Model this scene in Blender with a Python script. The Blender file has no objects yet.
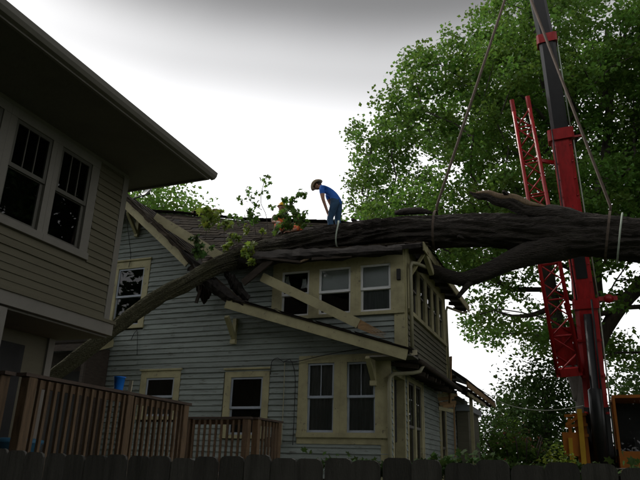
import bpy, bmesh, math, random
import numpy as np
from mathutils import Vector, Matrix
random.seed(7); rng = np.random.default_rng(11)
scene = bpy.context.scene
C = scene.collection
R_ = math.radians

# ------------------------------------------------------------------ camera
F = 634.55                       # focal length in photo pixels (640 wide)
CAMZ = 1.72
ROT = np.array([[0.92855608, 0.10129703, 0.35710295],
                [0.37010478, -0.32624051, -0.86982158],
                [0.02839111, 0.93984363, -0.34042313]])
cam_d = bpy.data.cameras.new('camera'); cam = bpy.data.objects.new('camera', cam_d); C.objects.link(cam)
cam_d.sensor_width = 36; cam_d.lens = 36 * F / 640; cam_d.clip_end = 2000; cam_d.clip_start = 0.05
cam.matrix_world = Matrix.Translation((0, 0, CAMZ)) @ Matrix(ROT.tolist()).to_4x4()
scene.camera = cam

# ------------------------------------------------------------------ world, sun, exposure
SUN_EL, SUN_AZ = 50, 286          # azimuth clockwise from +Y
world = bpy.data.worlds.new('World'); scene.world = world; world.use_nodes = True
nt = world.node_tree; N = nt.nodes; L = nt.links; N.clear()
sky = N.new('ShaderNodeTexSky'); sky.sky_type = 'NISHITA'; sky.sun_disc = False
sky.sun_elevation = R_(SUN_EL); sky.sun_rotation = R_(SUN_AZ); sky.dust_density = 6; sky.air_density = 1.2
hs = N.new('ShaderNodeHueSaturation'); hs.inputs['Saturation'].default_value = 0.06
L.new(sky.outputs[0], hs.inputs['Color'])
# storm cloud deck: bright near the horizon all the way round, darker overhead
tc = N.new('ShaderNodeTexCoord'); sp = N.new('ShaderNodeSeparateXYZ'); L.new(tc.outputs['Generated'], sp.inputs[0])
noi = N.new('ShaderNodeTexNoise'); noi.inputs['Scale'].default_value = 2.2; noi.inputs['Detail'].default_value = 5
L.new(tc.outputs['Generated'], noi.inputs['Vector'])
ma = N.new('ShaderNodeMath'); ma.operation = 'MULTIPLY_ADD'; ma.inputs[1].default_value = 0.03; L.new(noi.outputs['Fac'], ma.inputs[0]); L.new(sp.outputs['Z'], ma.inputs[2])
rp = N.new('ShaderNodeValToRGB'); L.new(ma.outputs[0], rp.inputs[0])
cr = rp.color_ramp; cr.interpolation = 'EASE'
cr.elements[0].position = 0.0; cr.elements[0].color = (1, 1, 1, 1)
cr.elements[1].position = 1.0; cr.elements[1].color = (0.17, 0.17, 0.175, 1)
for p_, v_ in ((0.40, 1.0), (0.50, 0.84), (0.59, 0.46), (0.67, 0.17)):
    e = cr.elements.new(p_); e.color = (v_, v_, v_ * 1.01, 1)
mix = N.new('ShaderNodeMix'); mix.data_type = 'RGBA'; mix.blend_type = 'MULTIPLY'; mix.inputs['Factor'].default_value = 1
deck_ = N.new('ShaderNodeMix'); deck_.data_type = 'RGBA'; deck_.inputs['Factor'].default_value = 0.8; deck_.inputs['B'].default_value = (4.0, 4.0, 4.02, 1)   # overcast cloud deck
L.new(hs.outputs[0], deck_.inputs['A']); L.new(deck_.outputs['Result'], mix.inputs['A']); L.new(rp.outputs[0], mix.inputs['B'])
bg = N.new('ShaderNodeBackground'); bg.inputs['Strength'].default_value = 0.15
wo = N.new('ShaderNodeOutputWorld'); L.new(mix.outputs['Result'], bg.inputs[0]); L.new(bg.outputs[0], wo.inputs[0])

sun_d = bpy.data.lights.new('sun', 'SUN'); sun_d.energy = 0.9; sun_d.angle = R_(14); sun_d.color = (1, 0.96, 0.9)
sun = bpy.data.objects.new('sun', sun_d); C.objects.link(sun)
sv = Vector((math.sin(R_(SUN_AZ)) * math.cos(R_(SUN_EL)), math.cos(R_(SUN_AZ)) * math.cos(R_(SUN_EL)), math.sin(R_(SUN_EL))))
sun.rotation_euler = (-sv).to_track_quat('-Z', 'Y').to_euler(); sun.location = sv * 60
vs = scene.view_settings; vs.view_transform = 'Standard'; vs.look = 'None'; vs.gamma = 1; vs.use_curve_mapping = False
vs.exposure = 1.2

# ------------------------------------------------------------------ pixel helpers
O_ = np.array([0, 0, CAMZ])
def ray(x, y): return ROT @ np.array([x - 320., 240. - y, -F])
def atY(x, y, Y): r = ray(x, y); return O_ + r * (Y / r[1])
def atX(x, y, X): r = ray(x, y); return O_ + r * (X / r[0])
def atZ(x, y, Z): r = ray(x, y); return O_ + r * ((Z - CAMZ) / r[2])
def depth(p): return float(-(ROT.T @ (np.asarray(p, float) - O_))[2])
def proj(P):
    c = (np.asarray(P, float) - O_) @ ROT
    return np.stack([320 + F * c[..., 0] / -c[..., 2], 240 - F * c[..., 1] / -c[..., 2]], -1)

# ------------------------------------------------------------------ noise
_perm = np.random.default_rng(3).random(65536).astype(np.float32)
def vnoise(p):
    p = np.asarray(p, float); i = np.floor(p).astype(np.int64); f = p - i; f = f * f * (3 - 2 * f)
    out = 0
    for dx in (0, 1):
        for dy in (0, 1):
            for dz in (0, 1):
                h = ((i[..., 0] + dx) * 73856093 ^ (i[..., 1] + dy) * 19349663 ^ (i[..., 2] + dz) * 83492791) & 65535
                w = (f[..., 0] if dx else 1 - f[..., 0]) * (f[..., 1] if dy else 1 - f[..., 1]) * (f[..., 2] if dz else 1 - f[..., 2])
                out = out + w * _perm[h]
    return out * 2 - 1

# ------------------------------------------------------------------ materials
def mat(name, col, rough=0.7, var=0.25, scale=3.0, stretch=(1, 1, 1), bump=0.0, bscale=40, metal=0.0, col2=None, spots=None, spec=0.35, trans=0.0, attr=False, objvar=0.0, coat=0.0, bdist=0.02):
    m = bpy.data.materials.new(name); m.use_nodes = True
    t = m.node_tree; n = t.nodes; l = t.links; b = n['Principled BSDF']
    b.inputs['Roughness'].default_value = rough; b.inputs['Metallic'].default_value = metal
    b.inputs['Specular IOR Level'].default_value = spec
    if coat: b.inputs['Coat Weight'].default_value = coat
    g = n.new('ShaderNodeTexCoord'); mp = n.new('ShaderNodeMapping'); mp.inputs['Scale'].default_value = stretch
    l.new(g.outputs['Object'], mp.inputs[0])
    z = n.new('ShaderNodeTexNoise'); z.inputs['Scale'].default_value = scale; z.inputs['Detail'].default_value = 7; z.inputs['Roughness'].default_value = 0.62
    l.new(mp.outputs[0], z.inputs['Vector'])
    r = n.new('ShaderNodeValToRGB'); l.new(z.outputs['Fac'], r.inputs[0])
    c2 = col2 if col2 else tuple(c * (1 - var) for c in col)
    hi = tuple(min(1, c * (1 + var * 0.7)) for c in col)
    r.color_ramp.elements[0].position = 0.3; r.color_ramp.elements[0].color = (*c2, 1)
    r.color_ramp.elements[1].position = 0.72; r.color_ramp.elements[1].color = (*hi, 1)
    e = r.color_ramp.elements.new(0.5); e.color = (*col, 1)
    out = r.outputs[0]
    if spots:
        sc, sz, thr = spots
        z2 = n.new('ShaderNodeTexNoise'); z2.inputs['Scale'].default_value = sz; z2.inputs['Detail'].default_value = 8; z2.inputs['Roughness'].default_value = 0.7
        l.new(mp.outputs[0], z2.inputs['Vector'])
        r2 = n.new('ShaderNodeValToRGB'); r2.color_ramp.elements[0].position = thr; r2.color_ramp.elements[1].position = thr + 0.06
        l.new(z2.outputs['Fac'], r2.inputs[0])
        mx = n.new('ShaderNodeMix'); mx.data_type = 'RGBA'; mx.inputs['B'].default_value = (*sc, 1)
        l.new(r2.outputs[0], mx.inputs['Factor']); l.new(out, mx.inputs['A']); out = mx.outputs['Result']
    if attr or objvar:
        h = n.new('ShaderNodeHueSaturation'); l.new(out, h.inputs['Color'])
        k = n.new('ShaderNodeMapRange')
        if attr:
            a = n.new('ShaderNodeAttribute'); a.attribute_name = 'rnd'; l.new(a.outputs['Fac'], k.inputs[0])
            h2 = n.new('ShaderNodeMapRange'); h2.inputs[3].default_value = 0.475; h2.inputs[4].default_value = 0.515
            l.new(a.outputs['Fac'], h2.inputs[0]); l.new(h2.outputs[0], h.inputs['Hue'])
            k.inputs[3].default_value = 0.62; k.inputs[4].default_value = 1.35
        else:
            oi = n.new('ShaderNodeObjectInfo'); l.new(oi.outputs['Random'], k.inputs[0])
            k.inputs[3].default_value = 1 - objvar; k.inputs[4].default_value = 1 + objvar
        l.new(k.outputs[0], h.inputs['Value']); out = h.outputs[0]
    l.new(out, b.inputs['Base Color'])
    if bump:
        z3 = n.new('ShaderNodeTexNoise'); z3.inputs['Scale'].default_value = bscale; z3.inputs['Detail'].default_value = 6
        l.new(mp.outputs[0], z3.inputs['Vector'])
        bp = n.new('ShaderNodeBump'); bp.inputs['Strength'].default_value = bump; bp.inputs['Distance'].default_value = bdist
        l.new(z3.outputs['Fac'], bp.inputs['Height']); l.new(bp.outputs[0], b.inputs['Normal'])
    if trans:
        tr = n.new('ShaderNodeBsdfTranslucent'); ms = n.new('ShaderNodeMixShader'); ms.inputs[0].default_value = trans
        hh = n.new('ShaderNodeHueSaturation'); hh.inputs['Value'].default_value = 1.5; hh.inputs['Hue'].default_value = 0.485; l.new(out, hh.inputs['Color']); l.new(hh.outputs[0], tr.inputs[0])
        l.new(b.outputs[0], ms.inputs[1]); l.new(tr.outputs[0], ms.inputs[2]); l.new(ms.outputs[0], n['Material Output'].inputs[0])
    return m
def glass_mat(name, tint=(0.86, 0.89, 0.89)):
    m = bpy.data.materials.new(name); m.use_nodes = True; t = m.node_tree; n = t.nodes; l = t.links; n.remove(n['Principled BSDF'])
    tr = n.new('ShaderNodeBsdfTransparent'); tr.inputs[0].default_value = (*tint, 1)
    gl = n.new('ShaderNodeBsdfGlossy'); gl.inputs['Roughness'].default_value = 0.015
    fr = n.new('ShaderNodeFresnel'); fr.inputs[0].default_value = 1.48
    z = n.new('ShaderNodeTexNoise'); z.inputs['Scale'].default_value = 2.5; bp = n.new('ShaderNodeBump'); bp.inputs['Strength'].default_value = 0.05
    g = n.new('ShaderNodeTexCoord'); l.new(g.outputs['Object'], z.inputs['Vector']); l.new(z.outputs['Fac'], bp.inputs['Height']); l.new(bp.outputs[0], gl.inputs['Normal'])
    ms = n.new('ShaderNodeMixShader'); l.new(fr.outputs[0], ms.inputs[0]); l.new(tr.outputs[0], ms.inputs[1]); l.new(gl.outputs[0], ms.inputs[2])
    l.new(ms.outputs[0], n['Material Output'].inputs[0]); return m
M = dict(
    grass=mat('grass_ground', (0.055, 0.075, 0.03), 0.95, 0.4, 1.5, bump=0.6, bscale=30, spots=((0.09, 0.075, 0.05), 0.7, 0.6)),
    siding=mat('pale_blue_grey_paint', (0.232, 0.264, 0.246), 0.75, 0.26, 2.0, (0.5, 1, 5), 0.25, 60, spots=((0.11, 0.11, 0.095), 6.0, 0.572), objvar=0.09),
    oside=mat('olive_grey_siding_shaded', (0.125, 0.12, 0.085), 0.75, 0.2, 2.0, (0.5, 1, 5), 0.25, 60, objvar=0.1),  # olive siding colour with the nearby tree's shade darkened into it
    trim=mat('olive_cream_paint', (0.36, 0.33, 0.19), 0.65, 0.28, 2.5, (1, 1, 1), 0.2, 50, spots=((0.17, 0.155, 0.10), 9.0, 0.60)),
    lsiding=mat('khaki_siding_paint', (0.118, 0.106, 0.070), 0.6, 0.14, 2, (0.4, 0.4, 4), 0.1, 60, objvar=0.05),
    ltrim=mat('warm_grey_trim_paint', (0.185, 0.172, 0.150), 0.55, 0.1, 3, bump=0.08, bscale=30),
    soffit=mat('soffit_paint', (0.14, 0.13, 0.11), 0.7, 0.12, 2, bump=0.1, bscale=20),
    sheath=mat('sheathing_board', (0.06, 0.05, 0.04), 0.9, 0.3, 4),
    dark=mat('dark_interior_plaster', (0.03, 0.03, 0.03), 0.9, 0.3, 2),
    shingle=mat('asphalt_shingle', (0.031, 0.025, 0.018), 0.95, 0.35, 9, bump=0.5, bscale=120, spec=0.08, attr=False, objvar=0.0),
    felt=mat('torn_roofing_felt', (0.030, 0.027, 0.025), 0.95, 0.4, 6, bump=0.5, bscale=40, spec=0.08),
    rawwood=mat('splintered_raw_wood', (0.30, 0.185, 0.085), 0.75, 0.35, 6, (1, 1, 6), 0.4, 50),
    oldwood=mat('old_dark_timber', (0.05, 0.038, 0.029), 0.85, 0.35, 6, (1, 1, 5), 0.5, 50),
    deck=mat('brown_stained_wood', (0.118, 0.074, 0.040), 0.7, 0.45, 4, (6, 6, 0.9), 0.35, 45, objvar=0.2),
    rail=mat('weathered_brown_handrail', (0.075, 0.052, 0.04), 0.75, 0.3, 4, (2, 2, 2), 0.35, 45),
    fence=mat('weathered_grey_fence_wood', (0.105, 0.098, 0.088), 0.88, 0.38, 3.2, (9, 9, 0.8), 0.55, 45, objvar=0.2),
    bark=mat('furrowed_bark', (0.043, 0.036, 0.030), 0.95, 0.5, 5, (1.0, 4, 4), 1.0, 9, bdist=0.09, spots=((0.085, 0.085, 0.06), 2.2, 0.62)),
    limb=mat('mossy_limb_bark', (0.085, 0.075, 0.05), 0.92, 0.4, 6, (2, 3, 3), 0.8, 30, spots=((0.10, 0.115, 0.05), 2.0, 0.56)),
    torn=mat('torn_sapwood', (0.20, 0.14, 0.085), 0.8, 0.4, 5, (6, 2, 2), 0.6, 30),
    tbark=mat('standing_tree_bark', (0.062, 0.054, 0.046), 0.95, 0.4, 4, (3, 3, 0.7), 0.8, 14),
    leaf=mat('maple_leaf', (0.086, 0.185, 0.030), 0.5, 0.3, 1.2, trans=0.45, attr=True, spec=0.3),
    leafl=mat('light_young_leaf', (0.14, 0.21, 0.03), 0.5, 0.3, 1.2, trans=0.4, attr=True, spec=0.3),
    leafd=mat('dark_shrub_leaf', (0.036, 0.075, 0.018), 0.7, 0.35, 1.5, trans=0.25, attr=True, spec=0.12),
    leafr=mat('reddish_shrub_leaf', (0.16, 0.065, 0.03), 0.55, 0.35, 1.5, trans=0.25, attr=True, spec=0.3),
    white=mat('white_sash_paint', (0.66, 0.67, 0.68), 0.45, 0.08, 4),
    sash=mat('blue_grey_sash_paint', (0.34, 0.38, 0.44), 0.5, 0.12, 5),
    dsash=mat('brown_grey_sash_paint', (0.10, 0.095, 0.08), 0.5, 0.12, 5),
    blind=mat('white_roller_blind', (0.84, 0.86, 0.88), 0.8, 0.05, 3),
    curtain=mat('grey_net_curtain', (0.26, 0.27, 0.28), 0.9, 0.3, 3, (9, 9, 0.6)),
    glass=glass_mat('window_glass'),
    red=mat('crane_red_paint', (0.30, 0.008, 0.010), 0.45, 0.4, 2.5, (4, 4, 0.5), spots=((0.07, 0.02, 0.015), 5, 0.62), coat=0.1),
    black=mat('greased_black_boom', (0.012, 0.012, 0.013), 0.4, 0.3, 3),
    orange=mat('machine_orange_paint', (0.34, 0.11, 0.012), 0.5, 0.2, 3, spots=((0.22, 0.09, 0.02), 6, 0.66)),
    yellow=mat('machine_yellow_paint', (0.5, 0.29, 0.02), 0.5, 0.2, 3, spots=((0.25, 0.14, 0.02), 6, 0.66)),
    steel=mat('bare_steel', (0.35, 0.35, 0.35), 0.35, 0.2, 5, metal=0.9),
    tyre=mat('tyre_rubber', (0.02, 0.02, 0.02), 0.85, 0.3, 6),
    strap=mat('tan_lifting_strap', (0.095, 0.07, 0.054), 0.85, 0.3, 8),
    ratchet=mat('pale_webbing', (0.42, 0.48, 0.40), 0.8, 0.15, 8),
    cable=mat('black_cable', (0.015, 0.015, 0.015), 0.6, 0.2, 5),
    pipe=mat('olive_painted_downspout', (0.28, 0.265, 0.175), 0.5, 0.2, 4),
    shirt=mat('blue_cotton_shirt', (0.025, 0.13, 0.52), 0.85, 0.2, 9, bump=0.6, bscale=14),
    jeans=mat('blue_denim', (0.035, 0.085, 0.16), 0.9, 0.35, 7, bump=0.6, bscale=16),
    skin=mat('skin', (0.40, 0.21, 0.14), 0.55, 0.08, 6),
    straw=mat('straw_hat', (0.68, 0.52, 0.33), 0.85, 0.2, 25, bump=0.5, bscale=80),
    boot=mat('dark_leather_boot', (0.03, 0.028, 0.028), 0.6, 0.2, 6),
    hair=mat('dark_hair', (0.02, 0.014, 0.01), 0.6, 0.2, 9),
    vest=mat('orange_work_vest', (0.75, 0.15, 0.04), 0.75, 0.15, 8),
    brown=mat('brown_work_shirt', (0.12, 0.085, 0.06), 0.9, 0.2, 8),
    helmet=mat('yellow_hard_hat', (0.75, 0.42, 0.02), 0.35, 0.05, 4),
    greyc=mat('grey_work_cloth', (0.22, 0.19, 0.20), 0.9, 0.2, 8),
    bucket=mat('blue_plastic', (0.012, 0.16, 0.62), 0.35, 0.05, 3),
    teal=mat('faded_blue_plastic', (0.06, 0.20, 0.33), 0.45, 0.15, 3),
    cream=mat('cream_card', (0.45, 0.40, 0.28), 0.8, 0.1, 3),
    dish=mat('pale_grey_dish_enamel', (0.55, 0.56, 0.57), 0.4, 0.08, 3),
    concrete=mat('foundation_block', (0.22, 0.215, 0.2), 0.9, 0.25, 3, bump=0.4, bscale=30),
)
# moss takes over towards the thin end of the fallen trunk
def _moss():
    m = M['bark']; t = m.node_tree; n = t.nodes; l = t.links; b = n['Principled BSDF']; src = b.inputs['Base Color'].links[0].from_socket
    g = n.new('ShaderNodeTexCoord'); sx = n.new('ShaderNodeSeparateXYZ'); l.new(g.outputs['Object'], sx.inputs[0])
    z = n.new('ShaderNodeTexNoise'); z.inputs['Scale'].default_value = 2.4; z.inputs['Detail'].default_value = 8; l.new(g.outputs['Object'], z.inputs['Vector'])
    ad = n.new('ShaderNodeMath'); ad.operation = 'MULTIPLY_ADD'; ad.inputs[1].default_value = 4.0; l.new(z.outputs['Fac'], ad.inputs[0]); l.new(sx.outputs['X'], ad.inputs[2])
    k = n.new('ShaderNodeMapRange'); k.inputs[1].default_value = -3.5; k.inputs[2].default_value = -6.5; k.inputs[3].default_value = 0; k.inputs[4].default_value = 0.8; l.new(ad.outputs[0], k.inputs[0])
    mx = n.new('ShaderNodeMix'); mx.data_type = 'RGBA'; mx.inputs['B'].default_value = (0.085, 0.083, 0.042, 1); l.new(k.outputs[0], mx.inputs['Factor']); l.new(src, mx.inputs['A']); l.new(mx.outputs['Result'], b.inputs['Base Color'])
_moss()
# shingles vary tab by tab
def _sh():
    m = M['shingle']; t = m.node_tree; n = t.nodes; l = t.links; b = n['Principled BSDF']; src = b.inputs['Base Color'].links[0].from_socket
    h = n.new('ShaderNodeHueSaturation'); a = n.new('ShaderNodeAttribute'); a.attribute_name = 'rnd'; k = n.new('ShaderNodeMapRange'); k.inputs[3].default_value = 0.6; k.inputs[4].default_value = 1.7
    l.new(a.outputs['Fac'], k.inputs[0]); l.new(k.outputs[0], h.inputs['Value']); l.new(src, h.inputs['Color']); l.new(h.outputs[0], b.inputs['Base Color'])
_sh()

# ------------------------------------------------------------------ object helpers
INV = {}
def setp(o, parent):
    if parent is not None:
        o.parent = parent
        if parent.name in INV: o.matrix_parent_inverse = INV[parent.name]
def mk(name, verts, faces, material, parent=None, smooth=False, rnd=None):
    me = bpy.data.meshes.new(name)
    if isinstance(verts, np.ndarray): verts = verts.tolist()
    me.from_pydata(verts, [], faces if not isinstance(faces, np.ndarray) else faces.tolist())
    if isinstance(material, (list, tuple)):
        for m_ in material: me.materials.append(M[m_])
    else: me.materials.append(M[material])
    if smooth: me.polygons.foreach_set('use_smooth', np.ones(len(me.polygons), bool))
    if rnd is not None:
        a = me.attributes.new('rnd', 'FLOAT', 'FACE'); a.data.foreach_set('value', np.asarray(rnd, np.float32))
    me.update()
    o = bpy.data.objects.new(name, me); C.objects.link(o); setp(o, parent); return o
def thing(name, label, cat, loc, group=None):
    o = bpy.data.objects.new(name, None); C.objects.link(o); o.location = tuple(float(v) for v in loc)
    o.empty_display_size = 0.2
    o['label'] = label; o['category'] = cat
    if group: o['group'] = group
    INV[o.name] = Matrix.Translation(-Vector(o.location)); return o
def tag(o, label, cat, group=None):
    o['label'] = label; o['category'] = cat
    if group: o['group'] = group
    return o
BF = [(0, 3, 2, 1), (4, 5, 6, 7), (0, 1, 5, 4), (1, 2, 6, 5), (2, 3, 7, 6), (3, 0, 4, 7)]
def hexa(p): return [tuple(map(float, q)) for q in p], BF
class MB:
    def __init__(s): s.v = []; s.f = []
    def add(s, v, f):
        n = len(s.v); s.v += [tuple(map(float, q)) for q in v]; s.f += [tuple(i + n for i in q) for q in f]; return s
    def box(s, x0, x1, y0, y1, z0, z1):
        return s.add([(x0, y0, z0), (x1, y0, z0), (x1, y1, z0), (x0, y1, z0), (x0, y0, z1), (x1, y0, z1), (x1, y1, z1), (x0, y1, z1)], BF)
    def beam(s, a, b, w, h, up=(0, 0, 1), taper=1.0):
        a = np.asarray(a, float); b = np.asarray(b, float); d = b - a; d /= np.linalg.norm(d); up = np.asarray(up, float)
        x = np.cross(d, up)
        if np.linalg.norm(x) < 1e-5: x = np.cross(d, (1, 0, 0))
        x /= np.linalg.norm(x); y = np.cross(x, d); x = x * w / 2; y = y * h / 2; t = taper
        return s.add([a - x - y, a + x - y, a + x + y, a - x + y, b - (x + y) * t, b + (x - y) * t, b + (x + y) * t, b + (y - x) * t], BF)
    def tube(s, pts, rad, seg=8, cap=True):
        v, f = sweep(pts, rad, seg, cap); return s.add(v, f)
    def build(s, name, m, parent=None, smooth=False): return mk(name, s.v, s.f, m, parent, smooth)
def sweep(pts, rad, seg=8, cap=True):
    P = np.asarray(pts, float); n = len(P); rad = np.broadcast_to(np.asarray(rad, float), (n,))
    T = np.gradient(P, axis=0); T /= np.linalg.norm(T, axis=1)[:, None] + 1e-12
    up = np.array([0, 0, 1.]) if abs(T[0][2]) < 0.9 else np.array([1., 0, 0])
    X = np.cross(T[0], up); X /= np.linalg.norm(X); V = []
    for i in range(n):
        X = X - T[i] * (X @ T[i]); X /= np.linalg.norm(X); Y = np.cross(T[i], X)
        a = np.arange(seg) * 2 * np.pi / seg
        V.append(P[i] + rad[i] * (np.cos(a)[:, None] * X + np.sin(a)[:, None] * Y))
    V = np.concatenate(V); Fc = []
    for i in range(n - 1):
        for j in range(seg):
            k = (j + 1) % seg; Fc.append((i * seg + j, i * seg + k, (i + 1) * seg + k, (i + 1) * seg + j))
    if cap: Fc.append(tuple(range(seg - 1, -1, -1))); Fc.append(tuple((n - 1) * seg + j for j in range(seg)))
    return V, Fc
def box(name, x0, x1, y0, y1, z0, z1, m, parent=None): return MB().box(x0, x1, y0, y1, z0, z1).build(name, m, parent)
def beam(name, a, b, w, h, m, parent=None, up=(0, 0, 1), taper=1.0): return MB().beam(a, b, w, h, up, taper).build(name, m, parent)
def tube(name, pts, r, m, parent=None, seg=8): v, f = sweep(pts, r, seg); return mk(name, v, f, m, parent, True)
def chbox(name, x0, x1, y0, y1, z0, z1, m, parent=None, b=0.006):
    bm = bmesh.new(); v, f = MB().box(x0, x1, y0, y1, z0, z1).v, BF
    vs_ = [bm.verts.new(q) for q in v]
    for q in f: bm.faces.new([vs_[i] for i in q])
    bmesh.ops.bevel(bm, geom=bm.edges[:], offset=b, segments=1, affect='EDGES')
    me = bpy.data.meshes.new(name); bm.to_mesh(me); bm.free(); me.materials.append(M[m])
    o = bpy.data.objects.new(name, me); C.objects.link(o); setp(o, parent); return o
def smooth_path(pts, step=0.1):
    P = np.asarray(pts, float); n = len(P); out = []
    for i in range(n - 1):
        p0 = P[max(i - 1, 0)]; p1 = P[i]; p2 = P[i + 1]; p3 = P[min(i + 2, n - 1)]
        k = max(2, int(np.linalg.norm((p2 - p1)[:3]) / step))
        for t in np.arange(k) / k:
            out.append(0.5 * (2 * p1 + (p2 - p0) * t + (2 * p0 - 5 * p1 + 4 * p2 - p3) * t * t + (3 * p1 - p0 - 3 * p2 + p3) * t ** 3))
    out.append(P[-1]); return np.array(out)

# ------------------------------------------------------------------ walls: lap siding, windows
class Wall:
    """a vertical plane: O origin (x,y), u horizontal direction, n outward normal"""
    def __init__(s, O, u, n): s.O = np.array([*O, 0.]); s.u = np.array([*u, 0.]); s.n = np.array([*n, 0.])
    def P(s, a, z, d=0.0): return s.O + s.u * a + s.n * d + np.array([0, 0, z])
    def box(s, mb, a0, a1, z0, z1, d0, d1):
        q = [s.P(a0, z0, d0), s.P(a1, z0, d0), s.P(a1, z0, d1), s.P(a0, z0, d1), s.P(a0, z1, d0), s.P(a1, z1, d0), s.P(a1, z1, d1), s.P(a0, z1, d1)]
        f = BF
        if np.dot(np.cross(s.u, -s.n), (0, 0, 1)) < 0: pass
        return mb.add(q, f)
def wbox(w, name, m, parent, *a):
    b = MB(); w.box(b, *a); return b.build(name, m, parent)
def spans(poly, z):
    xs = []
    n = len(poly)
    for i in range(n):
        (x0, z0), (x1, z1) = poly[i], poly[(i + 1) % n]
        if (z0 <= z) != (z1 <= z): xs.append(x0 + (x1 - x0) * (z - z0) / (z1 - z0))
    xs.sort(); return list(zip(xs[::2], xs[1::2]))
def siding(w, poly, opens, course, m, parent, z0, z1, proud=0.036):
    sh = MB(); z = z0; k = 0
    while z < z1 - 0.02:
        zt = min(z + course, z1)
        sa = spans(poly, z + 0.002); sb = spans(poly, zt - 0.002)
        if not sa or not sb: z += course; continue
        (a0, a1), (b0, b1) = sa[0], sb[0]
        # cut at openings whose z-range crosses the course (snapped)
        cuts = sorted((o[0], o[1]) for o in opens if o[2] < (z + zt) / 2 < o[3])
        segs = []; cur = None; left = (a0, b0)
        for c0, c1 in cuts:
            if c1 <= min(a0, b0) or c0 >= max(a1, b1): continue
            segs.append((left, (c0, c0))); left = (c1, c1)
        segs.append((left, (a1, b1)))
        for (la, lb), (ra, rb) in segs:
            if ra - la < 0.03 and rb - lb < 0.03: continue
            # split long runs at butt joints
            L_ = ra - la; parts_ = [0, 1]
            if L_ > 3.2: parts_ = [0, random.uniform(0.35, 0.65), 1]
            for i in range(len(parts_) - 1):
                t0, t1 = parts_[i], parts_[i + 1]
                p = lambda q0, q1, t: q0 + (q1 - q0) * t
                g = 0.0015 if len(parts_) > 2 else 0
                A0, A1 = p(la, ra, t0) + g * (i > 0), p(la, ra, t1) - g * (i == 0); B0, B1 = p(lb, rb, t0) + g * (i > 0), p(lb, rb, t1) - g * (i == 0)
                j = random.uniform(-0.006, 0.007); jz = random.uniform(-0.004, 0.004); j2 = j + random.uniform(-.006, .006); jz2 = jz + random.uniform(-.005, .005)
                q = [w.P(A0, z - 0.012 + jz, 0.002), w.P(A1, z - 0.012 + jz2, 0.002), w.P(A1, z - 0.012 + jz2, proud + j2), w.P(A0, z - 0.012 + jz, proud + j),
                     w.P(B0, zt, 0.0), w.P(B1, zt, 0.0), w.P(B1, zt, 0.006), w.P(B0, zt, 0.006)]
                mk('clapboard', q, BF, m, parent)
            sh.add([w.P(la, z, -0.06), w.P(ra, z, -0.06), w.P(ra, z, -0.001), w.P(la, z, -0.001), w.P(lb, zt, -0.06), w.P(rb, zt, -0.06), w.P(rb, zt, -0.001), w.P(lb, zt, -0.001)], BF)
        z += course; k += 1
    return sh
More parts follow.
